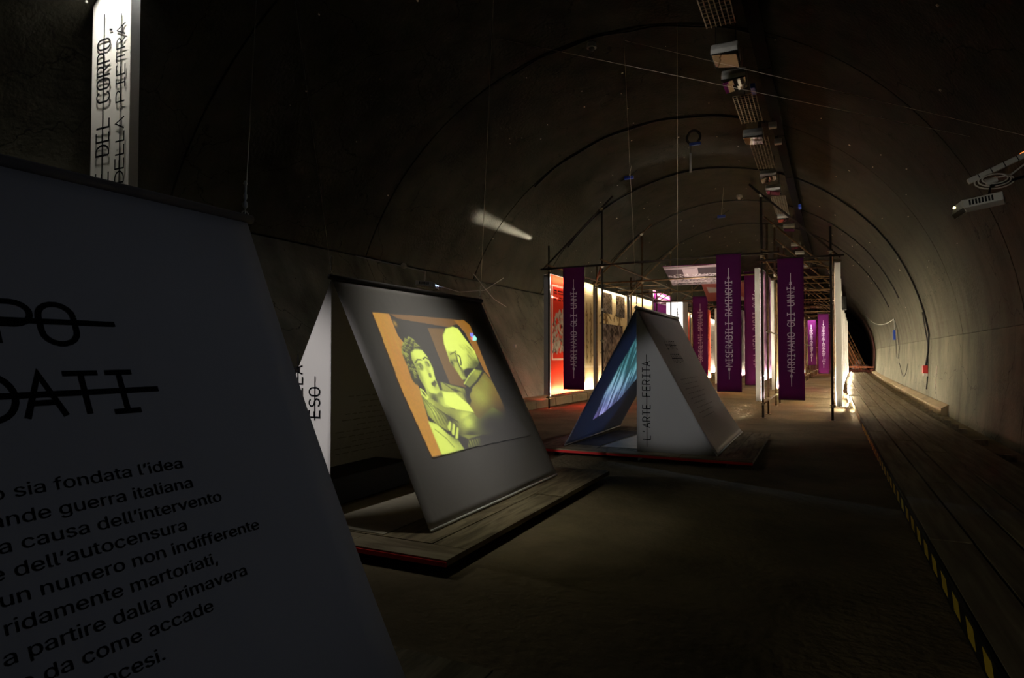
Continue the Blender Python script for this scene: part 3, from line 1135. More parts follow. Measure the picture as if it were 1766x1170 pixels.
def picture():
    W_, H_ = 230, 200
    p = Paint(W_, H_, (.004, .004, .006))
    Yl, Or, Dk = np.array((.62, .66, .15)), np.array((.49, .27, .05)), np.array((.012, .010, .003))
    YB = np.array((.70, .78, .20))
    md = np.array((.20, .15, .02))
    p.poly(PX['frame'], Dk * 1.5)
    fm = p.mask(PX['frame'])
    g1 = smooth_noise(W_, H_, 60, 5, 3) * .6 + smooth_noise(W_, H_, 25, 3, 4) * .5
    p.poly(PX['lintel'], Or * .5)
    p.poly(PX['post'], Or)
    m = (p.mask(PX['post']) * (g1 - .35) * .8).clip(0, 1)[..., None]
    p.a = p.a * (1 - m) + np.array((.5, .36, .04)) * m
    p.poly(PX['rpost'], Or * .75)
    p.poly(PX['wallr'], np.array((.22, .13, .02)))
    p.poly(PX['darkdoor'], Dk)
    p.blob(.14, .09, .012, .02, (.5, .33, .05), .8)
    # old man
    p.poly(PX['coat'], md * 1.25, soft=1)
    cm = p.mask(PX['coat'])
    p.blob(.56, .58, .09, .09, Yl * .7, .75, cm)
    p.blob(.66, .5, .05, .06, Yl * .55, .6, cm)
    p.blob(.62, .82, .16, .13, Dk, .97, cm)
    p.blob(.72, .68, .06, .12, Or * .5, .6, cm)
    p.poly(PX['arm'], Yl * .6, soft=1)
    am = p.mask(PX['arm'])
    p.blob(.38, .53, .02, .02, Dk, .75, am)
    p.blob(.44, .58, .015, .05, Dk, .8, am)
    p.line([(.315, .478), (.36, .52), (.42, .54)], .004, Dk, .6)
    p.poly(PX['head'], YB, soft=1)
    hm = p.mask(PX['head'])
    p.blob(.66, .36, .06, .05, Dk, .9, hm)
    p.blob(.60, .40, .05, .04, Dk, .8, hm)
    p.blob(.64, .27, .03, .05, Yl * .5, .5, hm)
    p.poly(PX['mano'], Yl * .62, soft=1, alpha=.7)
    mm = p.mask(PX['mano'])
    p.blob(.445, .345, .012, .02, Dk, .9, mm)
    p.blob(.475, .33, .02, .012, Dk, .55, mm)
    p.blob(.50, .40, .012, .06, Dk, .5, mm)
    p.poly(PX['earo'], YB, soft=1)
    p.line([(.522, .29), (.535, .30), (.522, .345), (.512, .36)], .005, Dk, .9)
    p.line([(.51, .28), (.498, .33), (.497, .38)], .005, Dk, .7)
    p.line([(.46, .285), (.50, .27), (.52, .262)], .004, Yl * .25, .8)
    for k in range(26):
        a = random.uniform(0, 1)
        x, y_ = .56 + .1 * a, .2 + .16 * random.random()
        p.line([(x, y_), (x + .02, y_ + .035)], .0022, Yl * .4, .5)
    p.poly(PX['collar'], Yl * .42, soft=1)
    clm = p.mask(PX['collar'])
    p.blob(.62, .42, .04, .03, Yl * .75, .7, clm)
    p.line([(.473, .495), (.505, .525), (.60, .475), (.69, .41)], .006, Dk, .9)
    p.line([(.473, .49), (.54, .44), (.617, .394)], .004, YB, .7)
    p.line([(.51, .53), (.47, .56), (.465, .60), (.443, .62)], .009, Dk, .9)
    # woman
    p.poly(PX['skirt'], YB * .9, soft=1)
    p.line([(.12, .74), (.17, .80), (.20, .86)], .003, Yl * .3, .6)
    p.poly(PX['neck'], YB * .75, soft=1)
    nm = p.mask(PX['neck'])
    p.blob(.20, .57, .03, .05, Dk, .8, nm)
    p.blob(.26, .545, .04, .02, Dk, .5, nm)
    p.poly(PX['chest'], YB, soft=1)
    p.poly(PX['cloth'], Yl * .55, soft=1)
    cm = p.mask(PX['cloth'])
    p.blob(.38, .70, .05, .04, YB, .8, cm)
    p.blob(.16, .62, .025, .06, YB, .6, cm)
    p.blob(.25, .70, .03, .03, Dk, .8, cm)
    for k in range(9):
        p.line([(.125 + .017 * k, .55 + .018 * k), (.15 + .02 * k, .63 + .012 * k), (.155 + .022 * k, .71 + .006 * k)], .003, Dk, .55)
    p.poly(PX['sleeve'], Yl * .5, soft=1)
    sm = p.mask(PX['sleeve'])
    p.blob(.38, .74, .05, .05, YB, .8, sm)
    p.blob(.56, .78, .13, .08, Dk, 1.0, sm)
    p.blob(.36, .81, .05, .03, Dk, .8, sm)
    p.blob(.25, .79, .05, .06, Dk, .85)
    for k in ('fing1', 'fing2', 'fing3'):
        p.poly(PX[k], YB * .9, soft=1)
    p.poly(PX['cuff'], Yl * .6)
    for k in range(5):
        p.line([(.32 + .02 * k, .84), (.315 + .02 * k, .885)], .004, Dk, .8)
    p.poly(PX['hair'], Yl * .10, soft=1)
    for k in range(44):
        t = random.random()
        x = .11 + .13 * t + random.uniform(-.012, .012)
        y_ = .30 - .10 * math.sin(t * 2.6) + random.uniform(-.02, .035)
        if k > 30:
            x, y_ = random.uniform(.105, .14), random.uniform(.3, .46)
        p.line([(x, y_), (x + .008, y_ - .012), (x + .016, y_ - .003)], .0028, Yl * .62, .7)
    p.poly(PX['face'], YB * .95, soft=1)
    fc = p.mask(PX['face'])
    p.blob(.165, .40, .018, .12, Yl * .35, .7, fc)
    p.blob(.25, .50, .03, .02, Yl * .4, .5, fc)
    p.blob(.235, .39, .012, .04, Yl * .6, .5, fc)
    p.poly(PX['eyeL'], Dk, .7, soft=2)
    p.poly(PX['eyeR'], Dk, .7, soft=2)
    p.blob(.188, .366, .013, .010, YB, .9)
    p.blob(.252, .350, .009, .009, YB, .9)
    p.blob(.192, .366, .006, .009, Dk, 1)
    p.blob(.255, .350, .005, .008, Dk, 1)
    p.line([(.170, .338), (.195, .318), (.22, .322)], .004, Dk, .9)
    p.line([(.235, .315), (.255, .305), (.272, .318)], .004, Dk, .9)
    p.poly(PX['nose'], Dk, .65, soft=1)
    p.poly(PX['lips'], Dk, .95, soft=1)
    p.line([(.228, .485), (.258, .467)], .002, Yl * .5, .8)
    p.line([(.133, .500), (.128, .53), (.148, .56), (.16, .55), (.145, .51), (.133, .50)], .004, YB, .9)
    # warm tint towards the left, grain
    p.a *= (0.93 + .14 * smooth_noise(W_, H_, 160, 140, 9))[..., None]
    p.a *= (1 - .93 * np.clip(((p.X - .52) * 3 + (p.Y - .66) * 5), 0, 1) * np.clip((p.Y - .52) * 5, 0, 1))[..., None]
    p.a = (np.maximum(p.a, 0) / .7) ** 1.5 * .66
    p.a *= fm[..., None]
    # projector logo in the dark border
    p.poly(PX['logo1'], (.22, .24, .95))
    p.poly(PX['logo2'], (.35, .95, .75))
    p.poly(PX['logo3'], (.8, .12, .15))
    base = np.maximum(p.a, 0)
    msk = (fm > .5) | (p.a.sum(2) > .05)
    return base, msk


arr, msk = picture()
M_PIC = emit_attr('projected_picture_light', 1.15)
o = grid_mesh('projected_picture', arr, lambda u, v: f2(4.85 + u * 2.5, .28 + v * 1.74, .006), M_PIC, T2, msk)
o['label'] = 'yellow and brown film still of a woman and an old man'

# --- far tent
P3 = platform(-4.22, -.86, 9.43, 13.0, 'low wooden platform under the small tent with blue projection')
T3, f3, f3l, L3 = tent(-2.57, 1.2, 9.76, 12.98, 1, 'small white tent with blue projection inside and gable title', (M_TENTSLICK, M_TENTBLUELIT, M_TENT), sag=(.055, .0), zt=2.33, bar=M_WHITE)
mb = MB()
stroke_text(mb, "L'ARTE FERITA", .118, plane_fn((-2.36, 9.753, .30), (0, 0, 1), (-1, 0, 0)), weight=.11, pitch=.8, strike=.45, lead=.9, tail=.9)
mb.build('printed_heading', M_INK, T3)
mb = MB()
for tx, ya, sa in (("L'ARTE", 10.95, .70), ('FERITA', 10.95, .95)):
    stroke_text(mb, tx, .15, lifted(f3, .01, ya, sa), weight=.11, pitch=.95, strike=.5, lead=.3, tail=.3, align='c')
mb.build('printed_title', M_INK, T3)
mb = MB()
for k in range(9):
    x = 0
    while x < 1.5 - (k % 3) * .2:
        w = random.uniform(.06, .16)
        ribbon(mb, [(x, 0), (x + w, 0)], .014, lifted(f3, .01, 10.35, 1.25 + .085 * k))
        x += w + .04
mb.build('printed_text', simple('faint_grey_ink', (.25, .22, .21), .9), T3)


def streaks():
    W_, H_ = 150, 130
    p = Paint(W_, H_)
    a = smooth_noise(W_, H_, 40, 4, 21)
    b2 = smooth_noise(W_, H_, 12, 5, 22)
    # shear the pattern so the streaks run down the slope and along the ridge
    sh = np.zeros_like(a)
    for j in range(H_):
        sh[j] = np.roll(a[j] * .55 + b2[j] * .45, int(j * .35))
    val = np.clip((sh - .36) * 2.6, 0, 1) ** 1.2
    edge = p.mask([(.24, 0), (1, 0), (.98, .25), (.80, .5), (.72, .62), (.62, .78), (.42, .92), (.24, .985), (.20, .7), (.205, .3)], 2)
    cy = np.array((.16, .62, .72))
    vi = np.array((.34, .26, .85))
    t = np.clip((p.Y - .35) * 1.6, 0, 1)[..., None]
    col = cy * (1 - t) + vi * t
    col = col * (.25 + .9 * val[..., None]) + np.array((.5, .6, .5)) * (val[..., None] ** 4) * .5
    return col * edge[..., None] * (0.6 + .4 * t), edge > .05


arr, msk = streaks()
M_STREAK = emit_attr('projected_streak_light', .62)
o = grid_mesh('projected_picture', arr, lambda u, v: f3l(9.95 + u * 2.8, .50 + v * 1.62, -.012), M_STREAK, T3, msk)
o['label'] = 'blurred cyan and violet projected streaks'
o = grid_mesh('projection_glow', np.array([[(.0, .0, .0), (.0, .01, .012), (0, 0, 0)], [(0, .004, .004), (.012, .07, .075), (0, .005, .005)], [(0, 0, 0), (.004, .02, .02), (0, 0, 0)]]),
              lambda u, v: f3(10.1 + u * 1.5, .1 + v * .7, .008), M_STREAK, T3)
bpy.data.objects.remove(o)
mb = MB()
mb.prism([(-3.70, 10.0), (-3.25, 10.0), (-3.1, 12.1), (-3.6, 12.3)], 'z', .1225, .126)
tag(mb.build('floor_sheet', simple('dark_floor_print', (.05, .045, .045), .7, noise=.6, scale=4)), 'dark printed sheet on the platform inside the blue-lit tent', 'mat')
mb = MB()
mb.prism([(-3.2, 9.95), (-2.62, 9.95), (-2.62, 12.3), (-3.0, 12.3)], 'z', .1225, .1262)
tag(mb.build('floor_sheet', simple('pale_floor_board', (.6, .55, .45), .35, noise=.12, scale=5)), 'pale shiny board lying inside the blue-lit tent', 'mat')


# --- suspension wires of the tents
def wire(pts, label, r=.0024, name='suspension_wire', group='thin steel wires in the tunnel', mat=None):
    t = thing(name, pts[0], label, 'wire', group)
    MB().tube(pts, r, 5).build('cable', mat or M_WIRE, t)
    return t


def clampset(t, p, d=(0, 0, 1)):
    p = Vector(p)
    mb = MB().tube([p + Vector((0, 0, z)) for z in (.03, .045, .06, .075, .09, .105, .12, .15, .165, .18)], [.004, .014, .014, .005, .010, .010, .004, .004, .012, .004], 8)
    mb.build('wire_clamp', M_WHITE, t, smooth=True)
    ring = [p + Vector((0, .022 * math.cos(a), .022 * math.sin(a))) for a in [2 * PI * i / 10 for i in range(10)]]
    MB().tube(ring, .004, 5, closed=True).build('hook', M_WIRE, t)


def vault_hit(x0, z0, y, dx):
    """height of the vault above x"""
    return RZ + math.sqrt(max(0.0, (RR - .02) ** 2 - (x0 - drift(y) - RX) ** 2))


for (a, top, lab) in (((-2.69, 2.37, 2.33), (-2.74, 2.72, None), 'wire holding the nearest tent, at its far ridge end'),
                      ((-4.0, 4.50, 2.33), (-4.95, 4.35, None), 'wire holding the near ridge end of the yellow-picture tent'),
                      ((-4.0, 7.32, 2.33), (-3.80, 7.5, None), 'wire holding the far ridge end of the yellow-picture tent'),
                      ((-2.57, 9.78, 2.36), (-3.75, 13.3, None), 'wire rising from the near ridge end of the blue-lit tent'),
                      ((-2.57, 12.95, 2.36), (-2.55, 13.0, None), 'wire rising from the far ridge end of the blue-lit tent')):
    zt = vault_hit(top[0], 0, top[1], 0)
    t = wire([a, (top[0], top[1], zt)], lab, mat=M_TRAY if top[1] > 12 else None)
    clampset(t, a)


# ================================================================== SCAFFOLD
COUP = None


def coupler(p, parent, r=.055):
    global COUP
    if COUP is None:
        mb = MB().box(-.05, .05, -.045, .045, -.05, .05)
        mb.tube([(-.085, 0, .03), (.085, 0, .03)], .016, 6)
        mb.tube([(0, -.085, -.03), (0, .085, -.03)], .016, 6)
        mb.box(.05, .09, -.02, .02, .01, .05)
        me = bpy.data.meshes.new('coupler')
        me.from_pydata(mb.v, [], mb.f)
        me.materials.append(M_CLAMP)
        COUP = me
    o = bpy.data.objects.new('coupler', COUP)
    C.objects.link(o)
    o.parent = parent
    o.location = Vector(p) - parent.location
    o.rotation_euler = (0, 0, random.uniform(-.3, .3))
    o.scale = (.72, .72, .72)
    return o


ORD = ['nearest', 'second', 'third', 'fourth', 'fifth', 'sixth', 'seventh', 'eighth', 'ninth', 'tenth', 'eleventh', 'twelfth']
FY = [17.4 + 4.35 * k for k in range(11)]
PXS = (-7.36, -5.7, -1.43, .15)
TR = .028
for k, fy in enumerate(FY):
    d = drift(fy)
    skew = lambda x: .02 * x * -1  # the left end of each frame stands slightly farther away
    lab = 'nearest scaffold frame, tallest in view, with dark front posts' if k == 0 else f'{ORD[k]} scaffold frame from the front, posts and roof braces'
    t = thing('scaffold_frame', (-3.5 + d, fy, 0), lab, 'scaffold', 'scaffold frames along the tunnel')
    tops = (4.86, 5.78, 5.66, 4.75)
    posts = []
    for x, zt in zip(PXS, tops):
        yy = fy + skew(x)
        posts.append((x + d, yy))
        mb = MB().tube([(x + d, yy, .01), (x + d, yy, zt)], TR, 8)
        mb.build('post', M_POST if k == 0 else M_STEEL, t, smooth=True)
        MB().tube([(x + d, yy, 0), (x + d, yy, .012)], .07, 10).build('base_plate', M_CLAMP, t)
        coupler((x + d, yy, .36), t)
        coupler((x + d, yy, 4.12), t)
        if k == 0 and x == -5.7:
            coupler((x + d, yy, 2.9), t)
            coupler((x + d, yy, 2.0), t)
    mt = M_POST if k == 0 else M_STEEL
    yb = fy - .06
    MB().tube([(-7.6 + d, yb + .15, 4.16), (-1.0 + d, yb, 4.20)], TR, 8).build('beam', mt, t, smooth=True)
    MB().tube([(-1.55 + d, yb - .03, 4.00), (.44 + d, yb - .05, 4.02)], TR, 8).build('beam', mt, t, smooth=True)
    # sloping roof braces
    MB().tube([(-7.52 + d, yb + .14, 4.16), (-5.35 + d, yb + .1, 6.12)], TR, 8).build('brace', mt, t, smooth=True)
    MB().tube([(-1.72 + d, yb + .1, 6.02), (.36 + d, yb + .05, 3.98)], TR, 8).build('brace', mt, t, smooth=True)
    coupler((-5.7 + d, yb + .1, 5.78), t)
    coupler((-1.43 + d, yb + .1, 5.70), t)
    if k < len(FY) - 1:
        d2 = drift(FY[k + 1])
        for x, z in ((-7.36, 4.25), (-7.36, .36), (-5.7, 4.3), (-1.43, 4.1), (-1.43, .40), (.15, 4.1), (.15, .36)):
            MB().tube([(x + d + .05, fy - .15, z), (x + d2 + .05, fy + 4.35 + .15, z)], .024, 6).build('ledger', M_STEEL, t, smooth=True)
        # one flat diagonal under the roof
        MB().tube([(-5.7 + d, fy, 4.1), (-7.36 + d2, fy + 4.35, 4.1)], .022, 6).build('brace', M_STEEL, t, smooth=True)
        if k % 2 == 0:
            MB().tube([(-1.43 + d, fy, 4.3), (.15 + d2, fy + 4.35, 4.3)], .022, 6).build('brace', M_STEEL, t, smooth=True)
        # doubled posts and short rungs of the centre row
        for yy in (fy + 1.25,):
            dd = drift(yy)
            MB().tube([(-1.40 + dd, yy, .01), (-1.40 + dd, yy, 5.2)], TR, 8).build('post', M_STEEL, t, smooth=True)
            MB().tube([(-1.40 + dd, yy, 0), (-1.40 + dd, yy, .012)], .07, 10).build('base_plate', M_CLAMP, t)
            coupler((-1.40 + dd, yy, .42), t)
            coupler((-1.40 + dd, yy, 2.25), t)
        MB().tube([(-1.38 + d, fy + .9, 2.25), (-1.38 + d2, fy + 4.5, 2.25)], .022, 6).build('ledger', M_STEEL, t, smooth=True)
    # rungs that read as the lattice of the gallery roof
    for q in (0.33, .66):
        if k < len(FY) - 1:
            yy = fy + 4.35 * q
            dd = drift(yy)
            MB().tube([(-1.6 + dd, yy, 4.16), (.4 + dd, yy, 4.10)], .022, 6).build('cross_tube', M_STEEL, t, smooth=True)
            if k % 2 == 1:
                MB().tube([(-7.5 + dd, yy, 4.16), (-5.4 + dd, yy, 4.16)], .022, 6).build('cross_tube', M_STEEL, t, smooth=True)


# ================================================================== PRINTED LIGHT BOXES
def art_red():
    p = Paint(60, 130, (.62, .045, .02))
    p.rect(.04, .09, .96, .71, (.8, .62, .5))
    p.rect(.065, .098, .94, .70, (.60, .04, .02))
    for r in range(4):
        x = .1
        while x < .88:
            w = random.uniform(.05, .16)
            p.rect(x, .125 + .022 * r + (.01 if r > 1 else 0), min(x + w, .9), .137 + .022 * r + (.01 if r > 1 else 0), (.03, .01, .01))
            x += w + .03
    for k in range(300):
        x, y_ = random.uniform(.07, .72), random.uniform(.26, .62)
        lim = .25 + .35 * abs(x - .35)
        if y_ < lim:
            continue
        c = random.choice([(.42, .36, .28), (.25, .21, .16), (.04, .03, .03), (.5, .44, .34)])
        p.line([(x, y_), (x + random.uniform(-.05, .05), y_ + random.uniform(.01, .06))], random.uniform(.008, .02), c, .9)
    for k in range(30):
        x = random.uniform(.6, .88)
        p.line([(x, random.uniform(.22, .4)), (x + random.uniform(-.06, .06), random.uniform(.35, .6))], .02, (.03, .02, .02), .8)
    return p.a


def art_cream(seed, text=False):
    random.seed(seed)
    p = Paint(64, 120, (.62, .47, .25))
    p.rect(0, .10, 1, .108, (.75, .62, .42))
    p.rect(0, .78, 1, .787, (.8, .7, .5))
    if text:
        for r in range(9):
            y0 = .22 + .045 * r
            x = .12
            while x < .85 - .2 * (r % 2):
                w = random.uniform(.05, .17)
                p.rect(x, y0, x + w, y0 + .016, (.06, .045, .03))
                x += w + .04
        p.rect(.06, .2, .95, .206, (.05, .04, .03))
    else:
        for s in range(2):
            cx = .25 + .45 * s
            for k in range(26):
                ang = random.uniform(-1.2, 1.2)
                ln = random.uniform(.06, .22)
                y0 = random.uniform(.16, .70)
                pts = []
                x, y_ = cx + random.uniform(-.08, .08), y0
                for q in range(5):
                    pts.append((x, y_))
                    x += math.sin(ang) * ln / 4 * 1.2
                    y_ += math.cos(ang) * ln / 4 * .6
                    ang += random.uniform(-.7, .7)
                p.line(pts, random.uniform(.005, .018), (.13, .075, .03), .75)
            p.line([(cx, .2), (cx + .04, .38), (cx - .03, .55), (cx + .02, .74)], .03, (.16, .09, .035), .8)
    random.seed(seed + 99)
    return p.a


def art_plain(c, seed=0, top=None, lines=True):
    random.seed(seed)
    p = Paint(40, 90, c)
    if top:
        p.rect(0, 0, 1, .16, top)
        for r in range(3):
            p.rect(.15, .03 + .04 * r, .85 - .1 * r, .045 + .04 * r, (.8, .7, .7))
    if lines:
        for r in range(12):
            p.rect(.15, .3 + .045 * r, random.uniform(.5, .9), .312 + .045 * r, tuple(q * .35 for q in c))
    return p.a


def art_photo(seed, tone=(.30, .25, .24)):
    n = smooth_noise(80, 56, 30, 20, seed) * .6 + smooth_noise(80, 56, 9, 6, seed + 1) * .5
    g = np.linspace(1.1, .7, 56)[:, None]
    v = np.clip((n - .2) * 1.3, .08, 1) * g
    return v[..., None] * np.array(tone) * 1.5


def crowd_photo():
    W_, H_ = 130, 70
    p = Paint(W_, H_, (.34, .27, .25))
    p.rect(.0, .16, .27, .62, (.07, .05, .05))
    p.rect(.30, .06, .47, .55, (.36, .29, .26))
    p.rect(.50, .12, .86, .45, (.06, .045, .045))
    p.rect(.31, .14, .46, .16, (.15, .12, .11))
    p.rect(.87, .0, .89, .5, (.2, .16, .15))
    random.seed(5)
    for k in range(360):
        x, y_ = random.uniform(.03, 1), random.uniform(.42, .95)
        c = random.choice([(.6, .52, .46), (.05, .04, .04), (.03, .03, .03), (.66, .58, .5), (.3, .25, .22)])
        p.blob(x, y_, .012, .022, c, .95)
    p.rect(.06, .80, .98, .86, (.62, .55, .47), .7)
    p.rect(.08, .89, .62, .93, (.04, .035, .035), .8)
    return p.a


def light_box(x, y0, y1, z0, z1, face, art, label, dep=.14, group='printed light boxes in the scaffold', tube=True, tubemat=None, backmat=None, strip=False, vert=True, top=0.0, outer=None, ends=False):
    """box standing along the tunnel; face +1 prints towards +x, -1 towards -x"""
    d0, d1 = drift(y0), drift(y1)
    t = thing('light_box', (x + d0, (y0 + y1) / 2, z0), label, 'light box', group)
    xf, xb = x + face * dep / 2, x - face * dep / 2

    def P(u, v, xx):
        yy = (y0 + (y1 - y0) * u) if face > 0 else (y1 + (y0 - y1) * u)
        return Vector((xx + d0 + (d1 - d0) * (yy - y0) / (y1 - y0), yy, z1 + (z0 - z1) * v))
    grid_mesh('printed_front', art, lambda u, v: P(u, v, xf), M_PRINT, t)
    mb = MB()
    n = 12
    for i in range(n + 1):
        for v in (0, 1):
            q = P(i / n, v, xb)
            mb.v.append((q.x + .012 * math.sin(i * 2.1), q.y, q.z))
    for i in range(n):
        mb.f.append((2 * i, 2 * i + 1, 2 * i + 3, 2 * i + 2))
    mb.build('back_cloth', backmat or M_BACKW, t, smooth=True)
    for z in (z0, z1):
        a, b = (x + d0, y0, z), (x + d1, y1, z)
        MB().tube([a, b], .022, 6).build('frame_bar', M_STEEL, t)
    if strip:
        mb = MB()
        mb.box(min(xf, xb) + d0, max(xf, xb) + d0, y0 - .004, y0, z0, z1)
        mb.build('end_cloth', M_BACKW, t)
    if tube:
        MB().tube([(x + d0, y0 + .08, z0 + .09), (x + d1, y1 - .08, z0 + .09)], .015, 6).build('fluorescent_tube', tubemat or M_TUBE, t)
        if not vert:
            MB().tube([(x + d0, y0 + .08, z1 - .12), (x + d1, y1 - .08, z1 - .12)], .012, 6).build('fluorescent_tube', M_TUBET, t)
        if ends:
            for yy, dd in ((y0, d0), (y1, d1)):
                MB().box(xb + dd, xf - .015 + dd, yy - .008, yy, z0, z1).build('end_panel', M_ENDP, t)
        if outer:
            xo = x + .26
            MB().tube([(xo + d0, y0 + outer, .16), (xo + d1, y1 - .25, .16)], .015, 6).build('floor_tube', M_TUBEO, t)
            mb = MB()
            mb.tube([(xo + d0, y0 + outer - .05, .125), (xo + d1, y1 - .2, .125)], .022, 4)
            mb.box(xo + d0 - .02, xo + d0 + .02, y0 + outer, y0 + outer + .04, 0, .12).box(xo + d1 - .02, xo + d1 + .02, y1 - .3, y1 - .26, 0, .12)
            mb.build('floor_batten', M_WHITE, t)
        if top is not None:
            mb = MB()
            mb.v += [(min(xf, xb) + d0, y0, z1 + .01), (max(xf, xb) - top + d0, y0, z1 + .01), (max(xf, xb) - top + d1, y1, z1 + .01), (min(xf, xb) + d1, y1, z1 + .01)]
            mb.v += [(p[0], p[1], p[2] + .012) for p in mb.v[:4]]
            mb.f += [(0, 1, 2, 3), (4, 7, 6, 5), (0, 4, 5, 1), (1, 5, 6, 2), (2, 6, 7, 3), (3, 7, 4, 0)]
            mb.build('top_cap', M_POST, t)
            mb = MB()
            mb.v += [(min(xf, xb) + d0, y0, z0 - .012), (max(xf, xb) + d0, y0, z0 - .012), (max(xf, xb) + d1, y1, z0 - .012), (min(xf, xb) + d1, y1, z0 - .012)]
            mb.v += [(p[0], p[1], p[2] + .012) for p in mb.v[:4]]
            mb.f += [(0, 1, 2, 3), (4, 7, 6, 5), (0, 4, 5, 1), (1, 5, 6, 2), (2, 6, 7, 3), (3, 7, 4, 0)]
            mb.build('bottom_cap', M_WHITE, t)
        for yy, dd in ((y0 + .05, d0), (y1 - .05, d1)):
            if vert:
                if strip and yy < (y0 + y1) / 2:
                    MB().tube([(x + dd, yy + .10, z0 + .03), (x + dd, yy + .10, z0 + .7)], .014, 6).build('fluorescent_tube', M_TUBEW, t)
                MB().tube([(x + dd, yy + (.10 if yy < (y0 + y1) / 2 else -.10), z0 + .2), (x + dd, yy + (.10 if yy < (y0 + y1) / 2 else -.10), z1 - .15)], .012, 6).build('fluorescent_tube', M_TUBEF if (strip and yy < (y0 + y1) / 2) else M_TUBEV, t)
            MB().box(x + dd - .02, x + dd + .02, yy - .03, yy + .03, z0 + .02, z0 + .12).build('lamp_holder', M_WHITE, t)
    return t


LX = -7.55
light_box(LX - .04, 17.95, 20.9, .40, 4.07, 1, art_red(), 'red poster light box with black and grey crowd drawing', dep=.22, vert=False, ends=True)
random.seed(3)
light_box(LX - .04, 20.96, 21.85, .40, 4.12, 1, art_cream(4), 'narrow cream light box beside the red poster', dep=.22, vert=False, ends=True)
light_box(LX - .04, 22.25, 26.05, .40, 4.05, 1, art_cream(8), 'cream light box with brown plant drawings behind grey photographs', dep=.22, vert=False, ends=True)
light_box(LX - .04, 26.5, 30.2, .40, 4.15, 1, art_cream(12, True), 'cream light box printed with black lines of text', dep=.22, vert=False, ends=True)
light_box(LX - .04, 30.45, 34.2, .40, 4.7, 1, art_plain((.22, .03, .19), 3, (.16, .02, .14)), 'purple light box with pale heading lines, high on the left', dep=.22, vert=False, ends=True)
light_box(LX - .04, 34.9, 38.7, .40, 4.1, 1, art_plain((.5, .12, .08), 5), 'salmon-red light box deep in the left row', dep=.22, vert=False, ends=True)
light_box(LX - .04, 39.2, 43.0, .40, 4.1, 1, art_plain((.6, .45, .2), 6), 'ochre light box deep in the left row', dep=.22, vert=False, ends=True)
light_box(LX - .04, 43.5, 47.3, .40, 4.1, 1, art_plain((.5, .45, .4), 7), 'pale light box deep in the left row', dep=.22, vert=False, ends=True)
light_box(LX - .04, 48.0, 56.0, .40, 4.1, 1, art_plain((.35, .05, .25), 8), 'farthest purple light box of the left row', dep=.22, vert=False, ends=True)
# centre row
light_box(-1.56, 17.62, 18.7, .42, 3.85, 1, art_plain((.05, .04, .045), 9, lines=False), 'narrow light box with glowing white front edge, centre row', dep=.12, tubemat=M_TUBEW, strip=True)
light_box(-1.60, 19.2, 21.6, .9, 4.0, 1, art_photo(31, (.25, .13, .22)), 'photo light box behind the glowing white edge, centre row', dep=.12, tubemat=M_TUBEW)
light_box(-1.52, 22.1, 24.6, .5, 4.0, 1, art_cream(14), 'yellowish print light box, centre row, near the dark banner', dep=.12, strip=True)
light_box(-1.56, 26.4, 30.2, .5, 4.0, 1, art_plain((.5, .4, .25), 10), 'cream light box deep in the centre row', dep=.12, strip=True)
light_box(-1.56, 31.0, 35.0, .5, 4.0, 1, art_plain((.3, .05, .2), 11), 'purple print light box deep in the centre row', dep=.12, strip=True)
light_box(-1.56, 39.8, 43.5, .5, 4.0, 1, art_plain((.5, .3, .2), 12), 'farthest light box of the centre row', dep=.12, strip=True)
# left-centre row seen between the banners
light_box(-4.75, 26.6, 29.5, .6, 3.6, 1, art_plain((.5, .10, .06), 13), 'red striped light box left of the centre banner', dep=.12, strip=False)
light_box(-4.05, 27.0, 29.5, .45, 3.5, 1, art_plain((.62, .42, .16), 14), 'slim amber light box right of the SPECIALI banner', dep=.12, strip=True)
light_box(-3.9, 31.0, 34.5, .6, 3.8, 1, art_photo(41, (.35, .3, .3)), 'grey photo light box between the banners', dep=.12, strip=True)
# right row, backs towards the boardwalk
RRX = .30
for i, (ya, yb, z1, lab) in enumerate(((17.55, 21.6, 3.87, 'nearest white-backed light box of the right row'),
                                       (22.0, 25.9, 3.95, 'second white-backed light box of the right row'),
                                       (26.35, 30.3, 3.95, 'third white-backed light box of the right row'),
                                       (30.7, 34.6, 3.95, 'fourth white-backed light box of the right row'),
                                       (35.0, 38.9, 3.9, 'fifth white-backed light box of the right row'),
                                       (39.4, 43.3, 3.9, 'sixth white-backed light box of the right row'),
                                       (43.7, 47.6, 3.9, 'seventh white-backed light box of the right row'),
                                       (48.1, 60.9, 3.9, 'farthest white-backed light box of the right row'))):
    light_box(RRX + .0173 * (ya - 17.6), ya, yb, .36, z1, -1, art_plain((.75, .62, .45), 20 + i), lab, dep=.13, tubemat=M_TUBEW, strip=True, outer=(2.9 if i == 0 else .35), group='white-backed light boxes beside the boardwalk')
# glowing white screen across the tunnel
t = thing('white_screen', (-6.2, 30.7, .8), 'brightly lit blank white screen behind the small tent', 'screen')
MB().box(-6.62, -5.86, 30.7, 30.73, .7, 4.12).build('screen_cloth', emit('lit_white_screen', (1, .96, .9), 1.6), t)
MB().box(-5.86, -5.62, 30.71, 30.74, .7, 4.1).build('side_cloth', M_BACKW, t)
MB().tube([(-6.66, 30.72, 4.14), (-5.6, 30.72, 4.14)], .025, 6).build('top_bar', M_STEEL, t)

